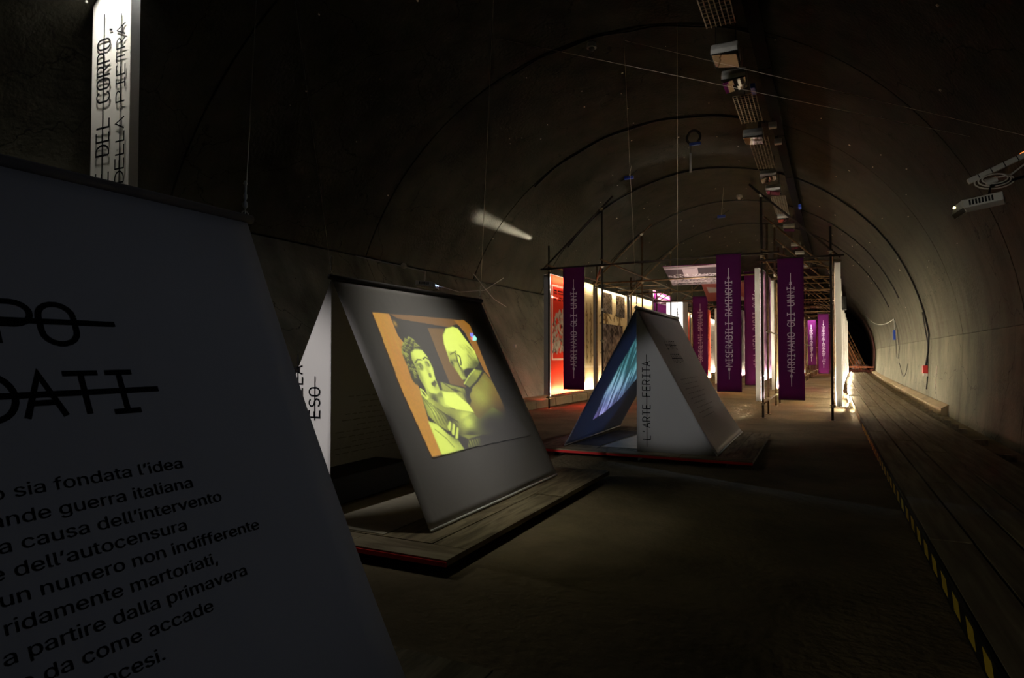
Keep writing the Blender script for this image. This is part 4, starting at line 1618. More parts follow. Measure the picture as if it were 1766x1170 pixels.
# loose photographs hanging in front of the left row
for (ya, yb, za, zb, sd, lab) in ((22.38, 23.55, 3.15, 3.90, 51, 'small grey photograph, left of the upper two on the cream print'),
                                  (24.05, 25.3, 3.10, 3.92, 54, 'small grey photograph, right of the upper two on the cream print'),
                                  (22.36, 25.0, 1.08, 2.74, 58, 'large brown-grey crowd photograph hung low before the cream print')):
    t = thing('hanging_photograph', (-7.2, (ya + yb) / 2, za), lab, 'photograph', 'grey photographs hung in front of the light boxes')
    grid_mesh('print', art_photo(sd, (.30, .25, .25) if sd == 58 else (.36, .33, .34)), lambda u, v: (-7.14, ya + (yb - ya) * u, zb + (za - zb) * v), M_PRINT, t)
    MB().tube([(-7.14, ya - .03, zb + .01), (-7.14, yb + .03, zb + .01)], .01, 5).build('top_bar', M_POST, t)
# big photograph tilted under the scaffold roof
t = thing('ceiling_photograph', (-4, 22.5, 4.3), 'large crowd photograph tilted under the scaffold roof', 'photograph')
TLp, TRp = Vector((-4.80, 21.7, 4.60)), Vector((-2.55, 21.9, 4.60))
BLp, BRp = Vector((-4.92, 23.9, 4.19)), Vector((-2.95, 24.0, 4.19))
grid_mesh('print', crowd_photo(), lambda u, v: TLp.lerp(TRp, u).lerp(BLp.lerp(BRp, u), v), M_PRINT, t)
mb = MB()
up_ = Vector((0, .01, .03))
mb.v += [tuple(q + up_ * a) for a in (.3, 1) for q in (TLp, TRp, BRp, BLp)]
mb.f += [(0, 1, 2, 3), (4, 7, 6, 5), (0, 4, 5, 1), (1, 5, 6, 2), (2, 6, 7, 3), (3, 7, 4, 0)]
mb.build('backing_board', simple('purple_edge_board', (.3, .06, .25), .7), t)
t = thing('ceiling_photograph', (-3.4, 26, 4.1), 'reddish figure picture hung behind the large crowd photograph', 'photograph')
p = Paint(50, 40, (.40, .12, .09))
p.poly([(.1, .2), (.5, .3), (.9, .9), (1, 1), (.7, 1), (.3, .5), (.1, .5)], (.55, .46, .38))
p.poly([(.5, .1), (.8, .1), (.7, .3)], (.25, .1, .08))
grid_mesh('print', p.a, lambda u, v: (-4.0 + 1.6 * u, 24.6 + 1.6 * v, 4.28 - .55 * v), M_PRINT, t)
MB().tube([(-4.05, 24.58, 4.31), (-2.35, 24.58, 4.31)], .02, 6).build('top_bar', M_STEEL, t)
area('photo_uplight', (-3.6, 21.4, 2.2), (-3.8, 22.8, 4.4), .3, .3, 60, (1, .9, .85), 90)


# ================================================================== PURPLE BANNERS
def banner(x0, x1, z0, z1, y, text, label, h=None, zc=None, shift=0):
    d = 0
    t = thing('purple_banner', ((x0 + x1) / 2, y, z0), label, 'banner', 'long purple banners with struck-through lettering')
    mb = MB()
    nx, nz = 8, 20
    W = nx + 1
    for lay in (0, 1):
        for j in range(nz + 1):
            for i in range(nx + 1):
                u, v = i / nx, j / nz
                mb.v.append((x0 + (x1 - x0) * u, y + (.004 if lay else -.004) + .008 * math.sin(u * 7 + y) * v, z1 + (z0 - z1) * v))
    off = W * (nz + 1)
    for j in range(nz):
        for i in range(nx):
            a = j * W + i
            mb.f.append((a, a + 1, a + W + 1, a + W))
            mb.f.append((off + a, off + a + W, off + a + W + 1, off + a + 1))
    for j in range(nz):
        for i in (0, nx):
            a = j * W + i
            mb.f.append((a, a + W, off + a + W, off + a))
    for i in range(nx):
        for j in (0, nz):
            a = j * W + i
            mb.f.append((a, off + a, off + a + 1, a + 1))
    mb.build('banner_cloth', M_PURPLE, t, smooth=True)
    MB().tube([(x0 - .03, y, z1 + .015), (x1 + .03, y, z1 + .015)], .018, 6).build('top_bar', M_POST, t)
    MB().tube([(x0, y, z0), (x1, y, z0)], .012, 6).build('bottom_bar', M_POST, t)
    w = x1 - x0
    h = h or w * .27
    full = '«' + text + '»'
    avail = (z1 - z0) * .80
    pitch = avail / h / (len(full) + 3.0)
    mb = MB()
    stroke_text(mb, full, h, plane_fn(((x0 + x1) / 2 + h * .5 + shift, y - .017, (z0 + z1) / 2 - .02), (0, 0, 1), (-1, 0, 0)),
                weight=.11, pitch=min(pitch, 1.0), strike=.5, lead=1.3, tail=1.3, align='c', xs=min(1, pitch / .80))
    mb.build('lettering', M_PURPLEINK, t)
    return t


banner(-6.755, -6.10, .61, 4.15, 17.42, 'ARRIVANO GLI UNNI', 'purple ARRIVANO GLI UNNI banner beside the red poster')
banner(-2.43, -1.82, .66, 4.22, 17.30, 'MISERABILI RAMINGHI', 'purple MISERABILI RAMINGHI banner left of the glowing white edge')
banner(-.945, -.35, .50, 4.0, 17.18, 'ARRIVANO GLI UNNI', 'purple ARRIVANO GLI UNNI banner in the right-hand bay')
banner(-4.60, -4.02, .78, 3.95, 26.2, 'SORVEGLIATI SPECIALI', 'purple SORVEGLIATI SPECIALI banner behind the small tent')
banner(-2.20, -1.66, .64, 4.30, 21.85, 'UNA VERA PARTI ONTA', 'purple banner half hidden behind the glowing white edge', shift=.06)
banner(-.11, .42, .58, 3.86, 38.9, 'IL NEMICO INTERNO', 'bright purple IL NEMICO INTERNO banner far down the gallery')
banner(-.83, -.25, .92, 3.95, 47.4, 'IL VOSTRO DOVERE', 'farthest purple IL VOSTRO DOVERE banner, washed by white light')
banner(-1.05, -.84, .92, 3.6, 50.0, 'IL TUO', 'sliver of purple banner at far end left of the washed one')

# far lamps and red boxes at the end of the gallery
area('banner_toplight', (-.5, 46.9, 4.2), (-.52, 47.4, 2.6), .5, .15, 30, (1, .85, 1), 120)
for (x, z, c, lab) in ((-.05, 3.05, (1, .35, .55), 'small pink glowing lamp box beside the far banner'),
                       (-.05, 1.55, (1, .25, .12), 'small red glowing lamp box low beside the far banner')):
    t = thing('lamp_box', (x, 50, z), lab, 'lamp')
    MB().box(x - .02, x + .22, 50, 50.1, z - .22, z + .22).build('glowing_pane', emit('lamp_box_glow', c, 2.2), t)
    MB().box(x - .04, x + .24, 50.1, 50.25, z - .26, z + .26).build('housing', M_BLACK, t)
area('far_banner_fill', (.15, 36.2, 3.6), (.15, 38.9, 2.2), .3, .3, 40, (1, .92, .9), 100)  # unseen fill added in front of the far banner to brighten it
area('far_red_light', (-1.5, 57, 2.6), (-1.0, 60, 0), 1.5, 1.0, 90, (1, .12, .12), 170)
area('far_red_light.001', (2.2, 66, 2.0), (4.2, 70, 1.5), .6, .6, 60, (1, .3, .3), 160)
area('far_white_light', (-1.5, 64, 1.0), (-2.5, 75, 1), 1.0, 1.0, 120, WARM, 170)

# dark closing screen of the gallery
for (x, w, c, lab) in ((-5.6, 1.6, (.05, .02, .05), 'dark purple closing panel at left end of gallery'),
                       (-2.4, 2.0, (.10, .02, .05), 'dark red closing panel at the end of gallery')):
    t = thing('closing_panel', (x, 62, 0), lab, 'panel')
    MB().box(x + 1.2, x + w + 1.2, 62, 62.1, .3, 4.2).build('panel_cloth', fabric('closing_cloth', c, .3), t)
    MB().tube([(x + 1.15, 62.05, 0), (x + 1.15, 62.05, 4.4)], .03, 6).build('post', M_STEEL, t)
    MB().tube([(x + w + 1.25, 62.05, 0), (x + w + 1.25, 62.05, 4.4)], .03, 6).build('post', M_STEEL, t)

# black loudspeaker hung outside the right row
t = thing('loudspeaker', (.72, 26.2, 3.5), 'small black loudspeaker hung high outside the right row', 'speaker')
MB().box(.56, .88, 26.1, 26.4, 3.25, 3.75).build('cabinet', M_BLACK, t, bevel=.02)
MB().tube([(.72, 26.09, 3.4), (.72, 26.10, 3.4)], .10, 12).build('driver_cone', M_DARK, t)
MB().tube([(.30, 26.3, 3.62), (.60, 26.3, 3.62)], .02, 6).build('bracket', M_CLAMP, t)

# ================================================================== FAR CLUTTER AT THE END OF THE BOARDWALK
for (bx, by, tx, tz, lab) in ((3.3, 70, 1.15, 5.2, 'nearest leaning lattice ladder at the boardwalk end'),
                              (3.9, 73, 2.05, 4.6, 'second leaning lattice ladder at the boardwalk end')):
    t = thing('lattice_ladder', (bx, by, .15), lab, 'ladder', 'lattice ladders leaning at the boardwalk end')
    a, b_ = Vector((bx, by, .17)), Vector((tx, by + .4, tz))
    for off in (-.28, .0, .28):
        MB().tube([a + Vector((off, 0, 0)), b_ + Vector((off, 0, 0))], .035, 6).build('rail', M_TIMBER, t)
    for k in range(22):
        q = a.lerp(b_, (k + .5) / 22)
        MB().tube([q + Vector((-.30, 0, .10 * (-1) ** k)), q + Vector((.30, 0, -.10 * (-1) ** k))], .025, 5).build('rung', M_CLAMP if k % 3 else M_TIMBER, t)
for k in range(7):
    x = 2.5 + .22 * k
    lab = ['leftmost', 'second', 'third', 'fourth', 'fifth', 'sixth', 'rightmost'][k] + ' plank leaning in the timber stack at the tunnel bend'
    o = MB().tube([(x + .5, 76, .17), (x - .9 + .1 * k, 76.6, 3.6 - .3 * k)], .09, 4).build('timber_plank', M_TIMBER)
    tag(o, lab, 'plank', 'planks leaning at the tunnel bend')
for k, (x, y, z, s) in enumerate(((3.2, 74, .33, .34), (3.9, 74.5, .33, .3), (3.5, 74.2, .85, .26), (4.1, 75.3, .33, .3))):
    o = MB().box(x - s, x + s, y - s, y + s, z - .18, z + .3).build('debris_sack', M_WHITE, bevel=.08)
    tag(o, ['left pale sack in the debris pile', 'middle pale sack in the debris pile', 'topmost pale sack in the debris pile', 'right pale sack in the debris pile'][k], 'sack', 'pale sacks at the boardwalk end')
o = MB().box(1.4, 4.9, 67.5, 67.7, .42, .56).build('barrier_plank', M_TIMBER)
mbx = MB().box(1.6, 1.7, 67.5, 67.7, 0, .42).box(4.5, 4.6, 67.5, 67.7, .15, .42)
t = thing('plank_barrier', (3, 67.6, 0), 'low horizontal timber barrier across the boardwalk end', 'barrier')
o.parent = t
o.matrix_parent_inverse = Matrix.Translation(-t.location)
o.name = 'rail'
mbx.build('trestle_foot', M_TIMBER, t)

# ================================================================== CEILING FIXTURES
LAMPS = [(-1.55, 12.5, 7.23), (-1.54, 13.87, 7.29), (-1.50, 17.5, 7.22), (-1.44, 21.9, 7.30), (-1.41, 23.9, 7.32), (-1.33, 29.1, 7.35), (-1.22, 31.5, 7.35), (-1.1, 36.9, 7.35), (-1.0, 40, 7.35), (-.8, 46, 7.35)]
for k, (x, y, z) in enumerate(LAMPS):
    t = thing('tunnel_floodlight', (x, y, z), ('nearest' if k == 0 else ORD[k]) + ' grey box floodlight of the ceiling row', 'lamp', 'grey floodlights along the tunnel crown')
    w = .24
    # housing with chamfered hood, glass pane below
    mb = MB()
    mb.prism([(y - .28, z - .02), (y - .30, z + .06), (y - .20, z + .20), (y + .20, z + .20), (y + .30, z + .06), (y + .28, z - .02)], 'x', x - w, x + w)
    mb.build('housing', M_HOUSING, t, bevel=.02)
    mb = MB()
    tl = (.035, -.03, .02, -.035)[k % 4]
    mb.v += [(x - w + .02, y - .28, z - .05 + tl), (x + w - .02, y - .28, z - .05 - tl), (x + w - .03, y + .28, z - .06 - tl), (x - w + .03, y + .28, z - .06 + tl)]
    mb.v += [(p[0], p[1], p[2] - .012) for p in mb.v[:4]]
    mb.f += [(0, 3, 2, 1), (4, 5, 6, 7), (0, 1, 5, 4), (1, 2, 6, 5), (2, 3, 7, 6), (3, 0, 4, 7)]
    mb.build('glass_pane', M_GLASS, t)
    MB().tube([(x - w, y - .29, z - .03), (x + w, y - .29, z - .03), (x + w - .01, y + .29, z - .04), (x - w + .01, y + .29, z - .04)], .012, 5, closed=True).build('pane_frame', M_BLACK, t)
    for s in (-1, 1):
        zt = vault_hit(x + s * .18, 0, y, 0)
        MB().tube([(x + s * .18, y, z + .2), (x + s * .18, y, zt)], .012, 5).build('hanger_rod', M_BLACK, t)
# trays
for k, (ya, yb, lab) in enumerate(((10.6, 11.6, 'nearest wire cable tray at the top edge of the vault'), (15.0, 16.8, 'wire cable tray between second and third floodlights'),
                                   (18.1, 21.2, 'long cable tray between third and fourth floodlights'), (25.2, 28.4, 'cable tray farther down the vault crown'))):
    x = -1.5 + drift(ya) - .05
    t = thing('cable_tray', (x, (ya + yb) / 2, 7.42), lab, 'cable tray', 'galvanised cable trays on the tunnel crown')
    for s in range(7):
        xx = x - .24 + .08 * s
        MB().box(xx - .008, xx + .008, ya, yb, 7.40, 7.425).build('tray_wire', M_TRAY, t)
    n = int((yb - ya) / .12)
    mb = MB()
    for q in range(n + 1):
        yy = ya + (yb - ya) * q / n
        mb.box(x - .25, x + .25, yy - .006, yy + .006, 7.425, 7.437)
    o = mb.build('tray_rungs', M_TRAY, t)
    o['kind'] = 'stuff'
    for yy in (ya + .1, yb - .1):
        MB().tube([(x, yy, 7.43), (x, yy, vault_hit(x, 0, yy, 0))], .012, 5).build('hanger_rod', M_BLACK, t)
# main dark duct beside the lamps
t = thing('cable_duct', (-1.1, 10, 7.5), 'dark continuous cable duct beside the floodlights', 'cable duct')
yy = 5.0
while yy < 70:
    d0, d1 = drift(yy), drift(yy + 4.5)
    mb = MB()
    for y_, d in ((yy, d0), (yy + 4.45, d1)):
        for x in (-1.16, -.92):
            for z in (7.50, 7.60):
                mb.v.append((x + d, y_, z))
    mb.f += [(0, 1, 3, 2), (4, 6, 7, 5), (0, 4, 5, 1), (2, 3, 7, 6), (1, 5, 7, 3), (0, 2, 6, 4)]
    mb.build('duct_length', M_INK, t)
    MB().tube([(-1.02 + d0, yy + .3, 7.6), (-1.02 + d0, yy + .3, vault_hit(-1.02 + d0, 0, yy, 0))], .014, 5).build('hanger_rod', M_BLACK, t)
    yy += 4.5
for k, (x, y, z, lab) in enumerate(((-1.25, 14.6, 7.40, 'blue plastic connector beside the second floodlight'), (-.6, 24.8, 6.9, 'blue connector hanging off the dark duct'))):
    o = MB().box(x - .05, x + .05, y - .12, y + .3, z - .05, z + .06).build('blue_connector', M_BLUE, bevel=.015)
    tag(o, lab, 'connector')
for k, (x, y, z, lab) in enumerate(((-1.0, 16.9, 7.28, 'small white junction box below the duct'), (-.95, 18.2, 7.26, 'second small junction box below the duct'))):
    t = thing('junction_box', (x, y, z), lab, 'junction box')
    MB().box(x - .09, x + .09, y - .07, y + .07, z - .06, z + .08).build('case', M_WHITE, t, bevel=.01)
    MB().tube([(x, y, z + .08), (x, y, 7.46)], .012, 5).build('stem', M_BLACK, t)


def arch_pts(y, a0, a1, n=30, r=RR - .035, wob=.0):
    out = []
    for i in range(n + 1):
        a = math.radians(a0 + (a1 - a0) * i / n)
        out.append((RX + drift(y) + r * math.cos(a), y + wob * math.sin(i * .9), RZ + r * math.sin(a)))
    return out


for k, (y, a0, a1, r, lab) in enumerate(((13.05, 62, 110, .02, 'black cable across the vault crown, nearest of the arched cables'),
                                         (18.55, 68, 128, .028, 'black cable arching over the front of the scaffold, second'),
                                         (24.1, 12, 140, .03, 'long black cable running down the right wall to a red box'),
                                         (29.6, 20, 138, .022, 'fourth arched cable, deep in the tunnel'),
                                         (35.1, 20, 130, .022, 'fifth arched cable, far down the tunnel'))):
    pts = arch_pts(y, a0, a1, wob=.04)
    if k == 2:
        pts = [(2.83 + drift(y), y, 1.25), (2.90 + drift(y), y, 1.7), (2.93 + drift(y), y, 2.3)] + pts
    o = MB().tube(pts, r, 6).build('arched_cable', M_BLACK, smooth=True)
    tag(o, lab, 'cable', 'black cables fixed to the vault')
d = drift(24.1)
t = thing('wall_socket_box', (2.8 + d, 24.1, 1.2), 'small red and black box at the end of the wall cable', 'socket box')
MB().box(2.74 + d, 2.88 + d, 24.0, 24.2, 1.02, 1.27).build('case', M_REDPL, t, bevel=.01)
MB().box(2.76 + d, 2.88 + d, 24.04, 24.16, .93, 1.02).build('cable_gland', M_WHITE, t)
o = MB().tube([(2.88 + d, 24.45, .5), (2.93 + d, 24.45, 1.0), (2.94 + d, 24.45, 2.0), (2.80 + d, 24.4, 3.0)], .02, 6).build('vertical_cable', M_BLACK)
tag(o, 'straight black cable dropping down the right wall', 'cable')
# hanging loops with blue plug on the right wall
yl = 34.0
d = drift(yl)
t = thing('hanging_cable_loop', (2.9 + d, yl, 2.5), 'looped grey cable with blue plug hanging on right wall', 'cable')
pts = [(2.70 + d, yl, 3.25), (2.75 + d, yl - .55, 2.7), (2.80 + d, yl - .75, 1.9), (2.80 + d, yl - .3, 1.45), (2.80 + d, yl + .35, 1.5), (2.80 + d, yl + .6, 2.1), (2.75 + d, yl + .3, 2.8), (2.70 + d, yl, 3.22)]
MB().tube(pts, .012, 5).build('cable', M_BLACK, t, smooth=True)
MB().tube([(2.68 + d, yl, 3.2), (2.70 + d, yl + .02, 2.75)], .018, 6).build('pale_cable_tail', M_WHITE, t)
MB().box(2.63 + d, 2.73 + d, yl - .08, yl + .10, 2.3, 2.75).build('blue_plug', M_BLUE, t, bevel=.02)
pts = []
for i in range(16):
    u = i / 15
    y_ = yl + 22 * u
    pts.append((2.66 + drift(y_) - .25 * math.sin(u * PI * .5) * 2.4 * u, y_, 3.25 - .9 * math.sin(u * PI) * .6 + 1.6 * u))
o = MB().tube(pts, .02, 5).build('pale_cable', M_WHITE, smooth=True)
tag(o, 'pale cable sagging along the right wall into the distance', 'cable')
# rail of loops along the lower right wall
pts = [(2.86 + drift(30), 30 + 3.0 * i / 12, 1.25 - .55 * math.sin(PI * i / 12)) for i in range(13)]
o = MB().tube(pts, .01, 5).build('slack_cable', M_BLACK, smooth=True)
tag(o, 'thin slack cable curving low on the right wall', 'cable')

# crossing wires under the vault
wire([(-5.95, 11.6, 8.15), (2.05, 11.5, 4.87)], 'long bright wire crossing the vault to the right wall', name='crossing_wire')
wire([(-3.75, 13.4, 8.44), (2.35, 8.9, 3.95)], 'long wire slanting from vault crown down to the right', name='crossing_wire')

# dome camera, hanging tube lamp and cable coils on the vault
t = thing('dome_camera', (-4.46, 13.25, 8.3), 'small white dome camera on the vault', 'camera')
MB().tube([(-4.46, 13.25, 8.46), (-4.46, 13.25, 8.36)], [.1, .11], 12).build('base', M_WHITE, t)
MB().sphere((-4.46, 13.25, 8.34), .07, 10, 6).build('dome', simple('smoked_dome', (.1, .1, .1), .1), t, smooth=True)
t = thing('dome_camera', (-3.05, 28.7, 8.3), 'second, more distant dome camera on the vault', 'camera')
MB().tube([(-3.05, 28.7, 8.46), (-3.05, 28.7, 8.36)], [.12, .13], 12).build('base', M_WHITE, t)
MB().sphere((-3.05, 28.7, 8.34), .09, 10, 6).build('dome', M_WHITE, t, smooth=True)
t = thing('hanging_tube_lamp', (-3.4, 19.2, 7.5), 'unlit white tube lamp hanging from a black cable coil', 'lamp')
MB().tube([(-3.42, 19.3, 7.05), (-3.42, 19.3, 7.62)], .035, 8).build('tube', M_WHITE, t, smooth=True)
MB().tube([(-3.42, 19.3, 7.62), (-3.40, 19.3, 7.95)], .008, 5).build('cord', M_BLACK, t)
for rr in (.17, .20, .22):
    MB().tube([(-3.33 + rr * math.cos(a), 19.3 + .03 * math.sin(3 * a), 8.08 + rr * 1.05 * math.sin(a)) for a in [2 * PI * i / 16 for i in range(16)]], .011, 5, closed=True).build('cable_coil', M_BLACK, t, smooth=True)
MB().box(-3.45, -3.12, 19.25, 19.35, 7.84, 7.92).build('blue_connector', M_BLUE, t, bevel=.01)
for (p0, lab) in (((-5.9, 21.5, 7.75), 'dark blue cable bundle tied to the left of the vault'), ((-3.6, 27.2, 7.3), 'blue plug dangling on a thin cord below the vault')):
    t = thing('cable_bundle', p0, lab, 'cable')
    p0 = Vector(p0)
    MB().box(p0.x - .16, p0.x + .16, p0.y - .05, p0.y + .05, p0.z - .06, p0.z + .05).build('plug', M_BLUE, t, bevel=.02)
    MB().tube([p0 + Vector((-.3, 0, -.1)), p0 + Vector((0, 0, .02)), p0 + Vector((.3, 0, .22))], .016, 5).build('cable', M_BLACK, t)
    zt = vault_hit(p0.x, 0, p0.y, 0)
    MB().tube([p0, (p0.x + .1, p0.y, zt)], .007, 5).build('cord', M_WIRE, t)

# chips of bare plaster on vault and wall
mb = MB()
random.seed(21)
for k in range(150):
    y = random.uniform(3, 42)
    a = math.radians(random.uniform(15, 150))
    if random.random() < .25:
        a = math.radians(random.uniform(75, 120))
    r = RR - .012
    c = Vector((RX + drift(y) + r * math.cos(a), y, RZ + r * math.sin(a)))
    tan = Vector((-math.sin(a), 0, math.cos(a)))
    s = random.uniform(.008, .028)
    n = 5
    nrm = Vector((-math.cos(a), 0, -math.sin(a)))
    b = len(mb.v)
    for i in range(n):
        an = 2 * PI * i / n
        q = c + tan * math.cos(an) * s * random.uniform(.5, 1.4) + Vector((0, 1, 0)) * math.sin(an) * s * random.uniform(.5, 1.6)
        mb.v.append(tuple(q + nrm * .006))
    mb.f.append(tuple(b + i for i in range(n)))
    for i in range(n):
        mb.v.append(tuple(Vector(mb.v[b + i]) - nrm * .02))
    for i in range(n):
        j = (i + 1) % n
        mb.f.append((b + i, b + n + i, b + n + j, b + j))
o = mb.build('plaster_chips', M_CHIP, ceiling)
o['kind'] = 'stuff'
# larger pale scrapes on the right wall
SCR = [((2.05, 8.0, 2.65), .24, .10), ((2.62, 8.95, 1.15), .03, .11), ((2.55, 8.55, .72), .035, .07), ((2.6, 8.9, 3.0), .02, .06)]
for k, (y, z, sy, szz) in enumerate(((8.85, 2.72, .42, .09), (8.95, 3.0, .03, .06), (9.35, 1.12, .06, .13), (9.55, .72, .05, .08), (22.6, 1.12, .05, .22), (22.7, .78, .04, .16))):
    def wx(zz):
        if zz > zr:
            return RX + math.sqrt(RR ** 2 - (zz - RZ) ** 2)
        if zz > .9:
            return 2.93 + (xr - 2.93) * (zz - .9) / (zr - .9)
        return 2.84 + .09 * (zz + .1)
    mb = MB()
    n = 26
    random.seed(40 + k)
    for i in range(n):
        an = 2 * PI * i / n
        rr = random.uniform(.65, 1.15)
        zz = z + math.sin(an) * szz * rr
        mb.v.append((wx(zz) + drift(y) - .008, y + math.cos(an) * sy * rr, zz))
    for i in range(n):
        p = mb.v[i]
        mb.v.append((p[0] + .02, p[1], p[2]))
    mb.f.append(tuple(range(n)))
    for i in range(n):
        j = (i + 1) % n
        mb.f.append((i, n + i, n + j, j))
    mb.build('plaster_patch', M_CHIP, wall_r)


# ================================================================== PROJECTORS
def projector(o0, fwd, label, cat='projector', scale=1.0, lens=(1.0, .8, .35), ls=6.0):
    """o0 centre of the body, fwd = lens direction (horizontal)"""
    t = thing('projector', o0, label, cat, 'video projectors on the tunnel walls')
    f = Vector(fwd).normalized()
    M = Matrix.Translation(Vector(o0)) @ f.to_track_quat('Y', 'Z').to_matrix().to_4x4() @ Matrix.Scale(scale, 4)
    mb = MB().box(-.15, .15, -.19, .19, -.05, .05, M)
    mb.build('body', M_WHITE, t, bevel=.012)
    mb = MB()
    for k in range(8):
        mb.box(.1505, .153, -.10 + .03 * k, -.083 + .03 * k, -.03, .03, M)
        mb.box(-.153, -.1505, -.10 + .03 * k, -.083 + .03 * k, -.03, .03, M)
    mb.build('vent_grille', M_BLACK, t)
    # slanted mirror nose of a short-throw machine
    mb = MB()
    pr = [(-.14, .19, -.04), (.14, .19, -.04), (.14, .19, .05), (-.14, .19, .05), (-.14, .31, -.10), (.14, .31, -.10), (.14, .27, -.005), (-.14, .27, -.005)]
    mb.v += [tuple(M @ Vector(p)) for p in pr]
    mb.f += [(0, 1, 2, 3), (4, 7, 6, 5), (0, 4, 5, 1), (1, 5, 6, 2), (2, 6, 7, 3), (3, 7, 4, 0)]
    mb.build('nose', M_WHITE, t)
    MB().sphere(M @ Vector((.10, .285, -.03)), .018 * scale, 8, 6).sphere(M @ Vector((-.13, .27, -.02)), .018 * scale, 8, 6).build('lens_glow', emit('projector_lens_glow', lens, ls), t)
    return t, M


t, M = projector((1.72, 8.97, 3.37), (-1.0, .28, -.12), 'white short-throw projector high on the right wall')
# bracket, power strip, coil
Mr = M
MB().tube([M @ Vector((0, -.05, .05)), M @ Vector((0, -.08, .16)), (2.6, 9.0, 3.75)], .018, 6).build('wall_bracket', M_BLACK, t)
t2 = thing('power_strip', (1.9, 9.0, 3.75), 'grey power strip with red switch above the right projector', 'power strip')
a, b_ = Vector((1.56, 9.0, 3.62)), Vector((2.19, 8.95, 3.90))
Ms = Matrix.Translation((a + b_) / 2) @ (b_ - a).to_track_quat('Y', 'Z').to_matrix().to_4x4()
MB().box(-.03, .03, -.33, .33, -.03, .03, Ms).build('case', M_WHITE, t2, bevel=.008)
for k in range(4):
    MB().box(-.033, .033, -.22 + .13 * k, -.212 + .13 * k, -.033, .033, Ms).build('cable_tie', M_BLACK, t2)
MB().box(-.02, .02, .22, .26, .030, .038, Ms).build('red_switch', emit('red_switch_glow', (1, .25, .06), 2.0), t2)
t3 = thing('cable_coil', (1.82, 8.97, 3.6), 'coiled white cable with plug between strip and right projector', 'cable')
for q, rr in enumerate((.17, .14, .11)):
    MB().tube([(1.82 + 1.1 * rr * math.cos(a_), 8.97 - .02 * q, 3.60 + .5 * rr * math.sin(a_) + .01 * q) for a_ in [2 * PI * i / 18 for i in range(18)]], .008, 5, closed=True).build('loop', M_WHITE, t3, smooth=True)
MB().tube([(1.74, 8.95, 3.58), (1.84, 8.95, 3.62)], .035, 8).build('plug', M_WHITE, t3)
MB().tube([(1.72, 8.97, 3.62), (1.98, 8.97, 3.66), (2.2, 8.95, 3.84), (2.36, 8.92, 3.98)], .01, 5).build('cable', M_WHITE, t3)

t, M = projector((-8.2, 12.35, 3.25), (1, .35, -.1), 'small white projector high in the dark, left of the tents', lens=(.45, .6, 1.0), ls=10)
MB().tube([M @ Vector((0, -.02, .05)), M @ Vector((0, -.02, .28)), (-8.55, 12.2, 3.62), (-10.1, 12.2, 4.0)], .016, 6).build('wall_bracket', M_WHITE, t)
MB().sphere((-8.62, 12.1, 3.66), .07, 8, 6).build('bracket_joint', M_CHIP, t, smooth=True)
pts = [(-8.1, 12.5, 3.25), (-7.6, 12.9, 3.08), (-7.2, 13.4, 3.15), (-7.0, 14.0, 3.5)]
o = MB().tube(pts, .01, 5).build('projector_cable', M_WHITE)
tag(o, 'thin pale cable running from the left projector', 'cable')
o = MB().tube([(-7.5, 13.4, 3.55), (-7.9, 14.6, 3.40), (-8.4, 16.2, 3.20), (-8.9, 18.0, 3.12)], .012, 5).build('slack_cable', M_WHITE)
tag(o, 'slack cable from the tent wire to the scaffold', 'cable')

# small white marks and box on the left wall
o = MB().box(-9.0, -8.95, 18.75, 18.85, 1.85, 1.95).build('wall_sign', M_WHITE)
tag(o, 'tiny white tag on the left wall beside the scaffold', 'sign')

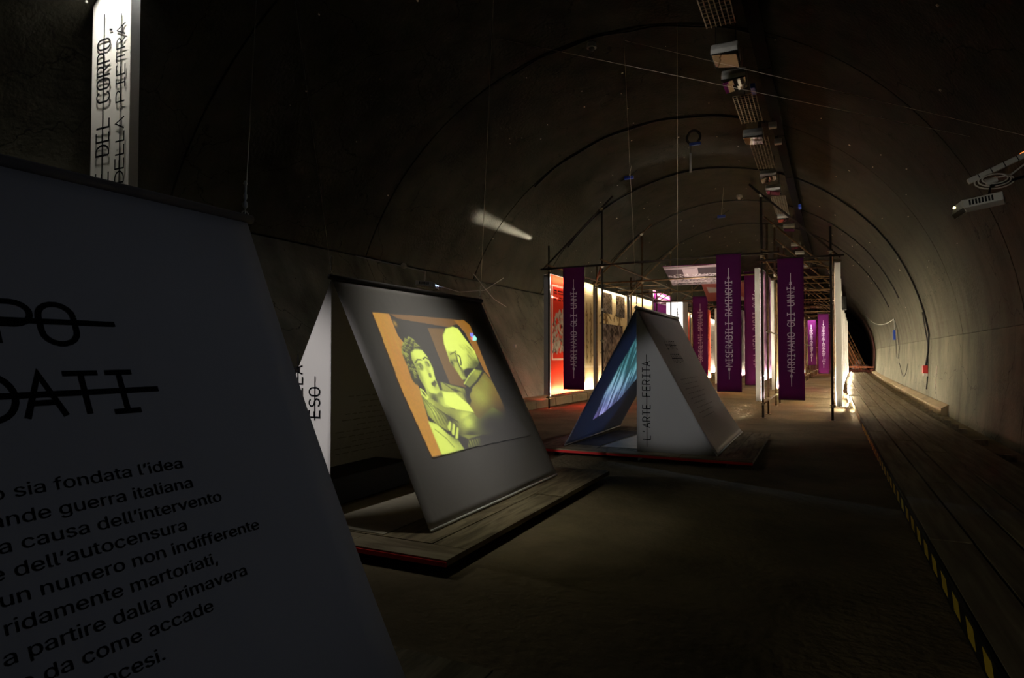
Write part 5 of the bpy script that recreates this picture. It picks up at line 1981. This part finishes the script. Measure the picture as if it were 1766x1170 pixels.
# ================================================================== TALL WHITE TEXTILE COLUMN (left)
t = thing('textile_column', (-8.45, 5.3, 0), 'tall white textile column with black vertical lettering', 'column')
X0, X1, XE = -8.98, -8.16, -7.985
mb = MB()
mb.box(X0, X1, 5.30, 5.306, .1, 7.1)
mb.build('front_cloth', fabric('column_cloth', (.74, .71, .66), .4), t)
MB().box(X1, X1 + .006, 5.306, 5.425, .1, 7.1).build('side_cloth', M_BACKW, t)
MB().box(X0 + .1, X1 - .003, 5.419, 5.425, .1, 7.1).build('rear_cloth', M_BACKW, t)
MB().tube([(X0, 5.31, 7.1), (X1, 5.31, 7.1)], .02, 6).build('top_bar', M_POST, t)
MB().tube([(X0, 5.31, .1), (X1, 5.31, .1)], .02, 6).build('bottom_bar', M_POST, t)
mb = MB()
fnA = plane_fn((-8.57, 5.289, 6.07), (0, 0, 1), (-1, 0, 0))
stroke_text(mb, 'NE DEL CORPO,', .275, fnA, weight=.105, pitch=.66, xs=.86, strike=.5, lead=.8, tail=.6, align='r')
fnB = plane_fn((-8.25, 5.289, 6.02), (0, 0, 1), (-1, 0, 0))
stroke_text(mb, 'DELLA PIETRA', .18, fnB, weight=.125, pitch=1.0, xs=1.42, strike=.5, lead=.8, tail=.8, align='r')
mb.build('printed_heading', M_INK, t)
t = thing('column_spotlight', (-8.5, 5.0, 6.7), 'small spotlight at the top of the textile column', 'lamp')
MB().tube([(-8.5, 4.98, 6.85), (-8.5, 5.0, 6.72)], [.05, .07], 10).build('lamp_head', M_BLACK, t)
MB().tube([(-8.5, 4.98, 6.85), (-8.5, 4.9, 7.0), (-8.5, 5.28, 7.09)], .012, 5).build('arm', M_BLACK, t)
o = MB().sphere((-8.96, 5.2, 6.42), .02, 6, 4).build('lamp_hook', M_WHITE)
tag(o, 'tiny white hook at the top left of the textile column', 'hook')
area('column_lamp', (-8.52, 5.08, 6.62), (-8.5, 5.28, 5.0), .5, .06, 34, (1, .97, .88), 105)
area('column_inner_lamp', (-8.0, 5.36, 6.95), (-8.1, 5.36, 4.6), .05, .1, 9, (.9, .93, 1), 150)
for o in bpy.data.objects:
    if o.type == 'EMPTY' and o.get('kind') == 'structure' and o.get('category'):
        del o['category']
if 'wall_back' in bpy.data.objects:
    w_ = bpy.data.objects['wall_back']
    if 'category' in w_:
        del w_['category']
for o in bpy.data.objects:
    if o.type == 'MESH' and o.name.split('.')[0] in ('printed_text', 'printed_heading', 'printed_title', 'show_through_text', 'lettering', 'vent_grille'):
        o['kind'] = 'stuff'
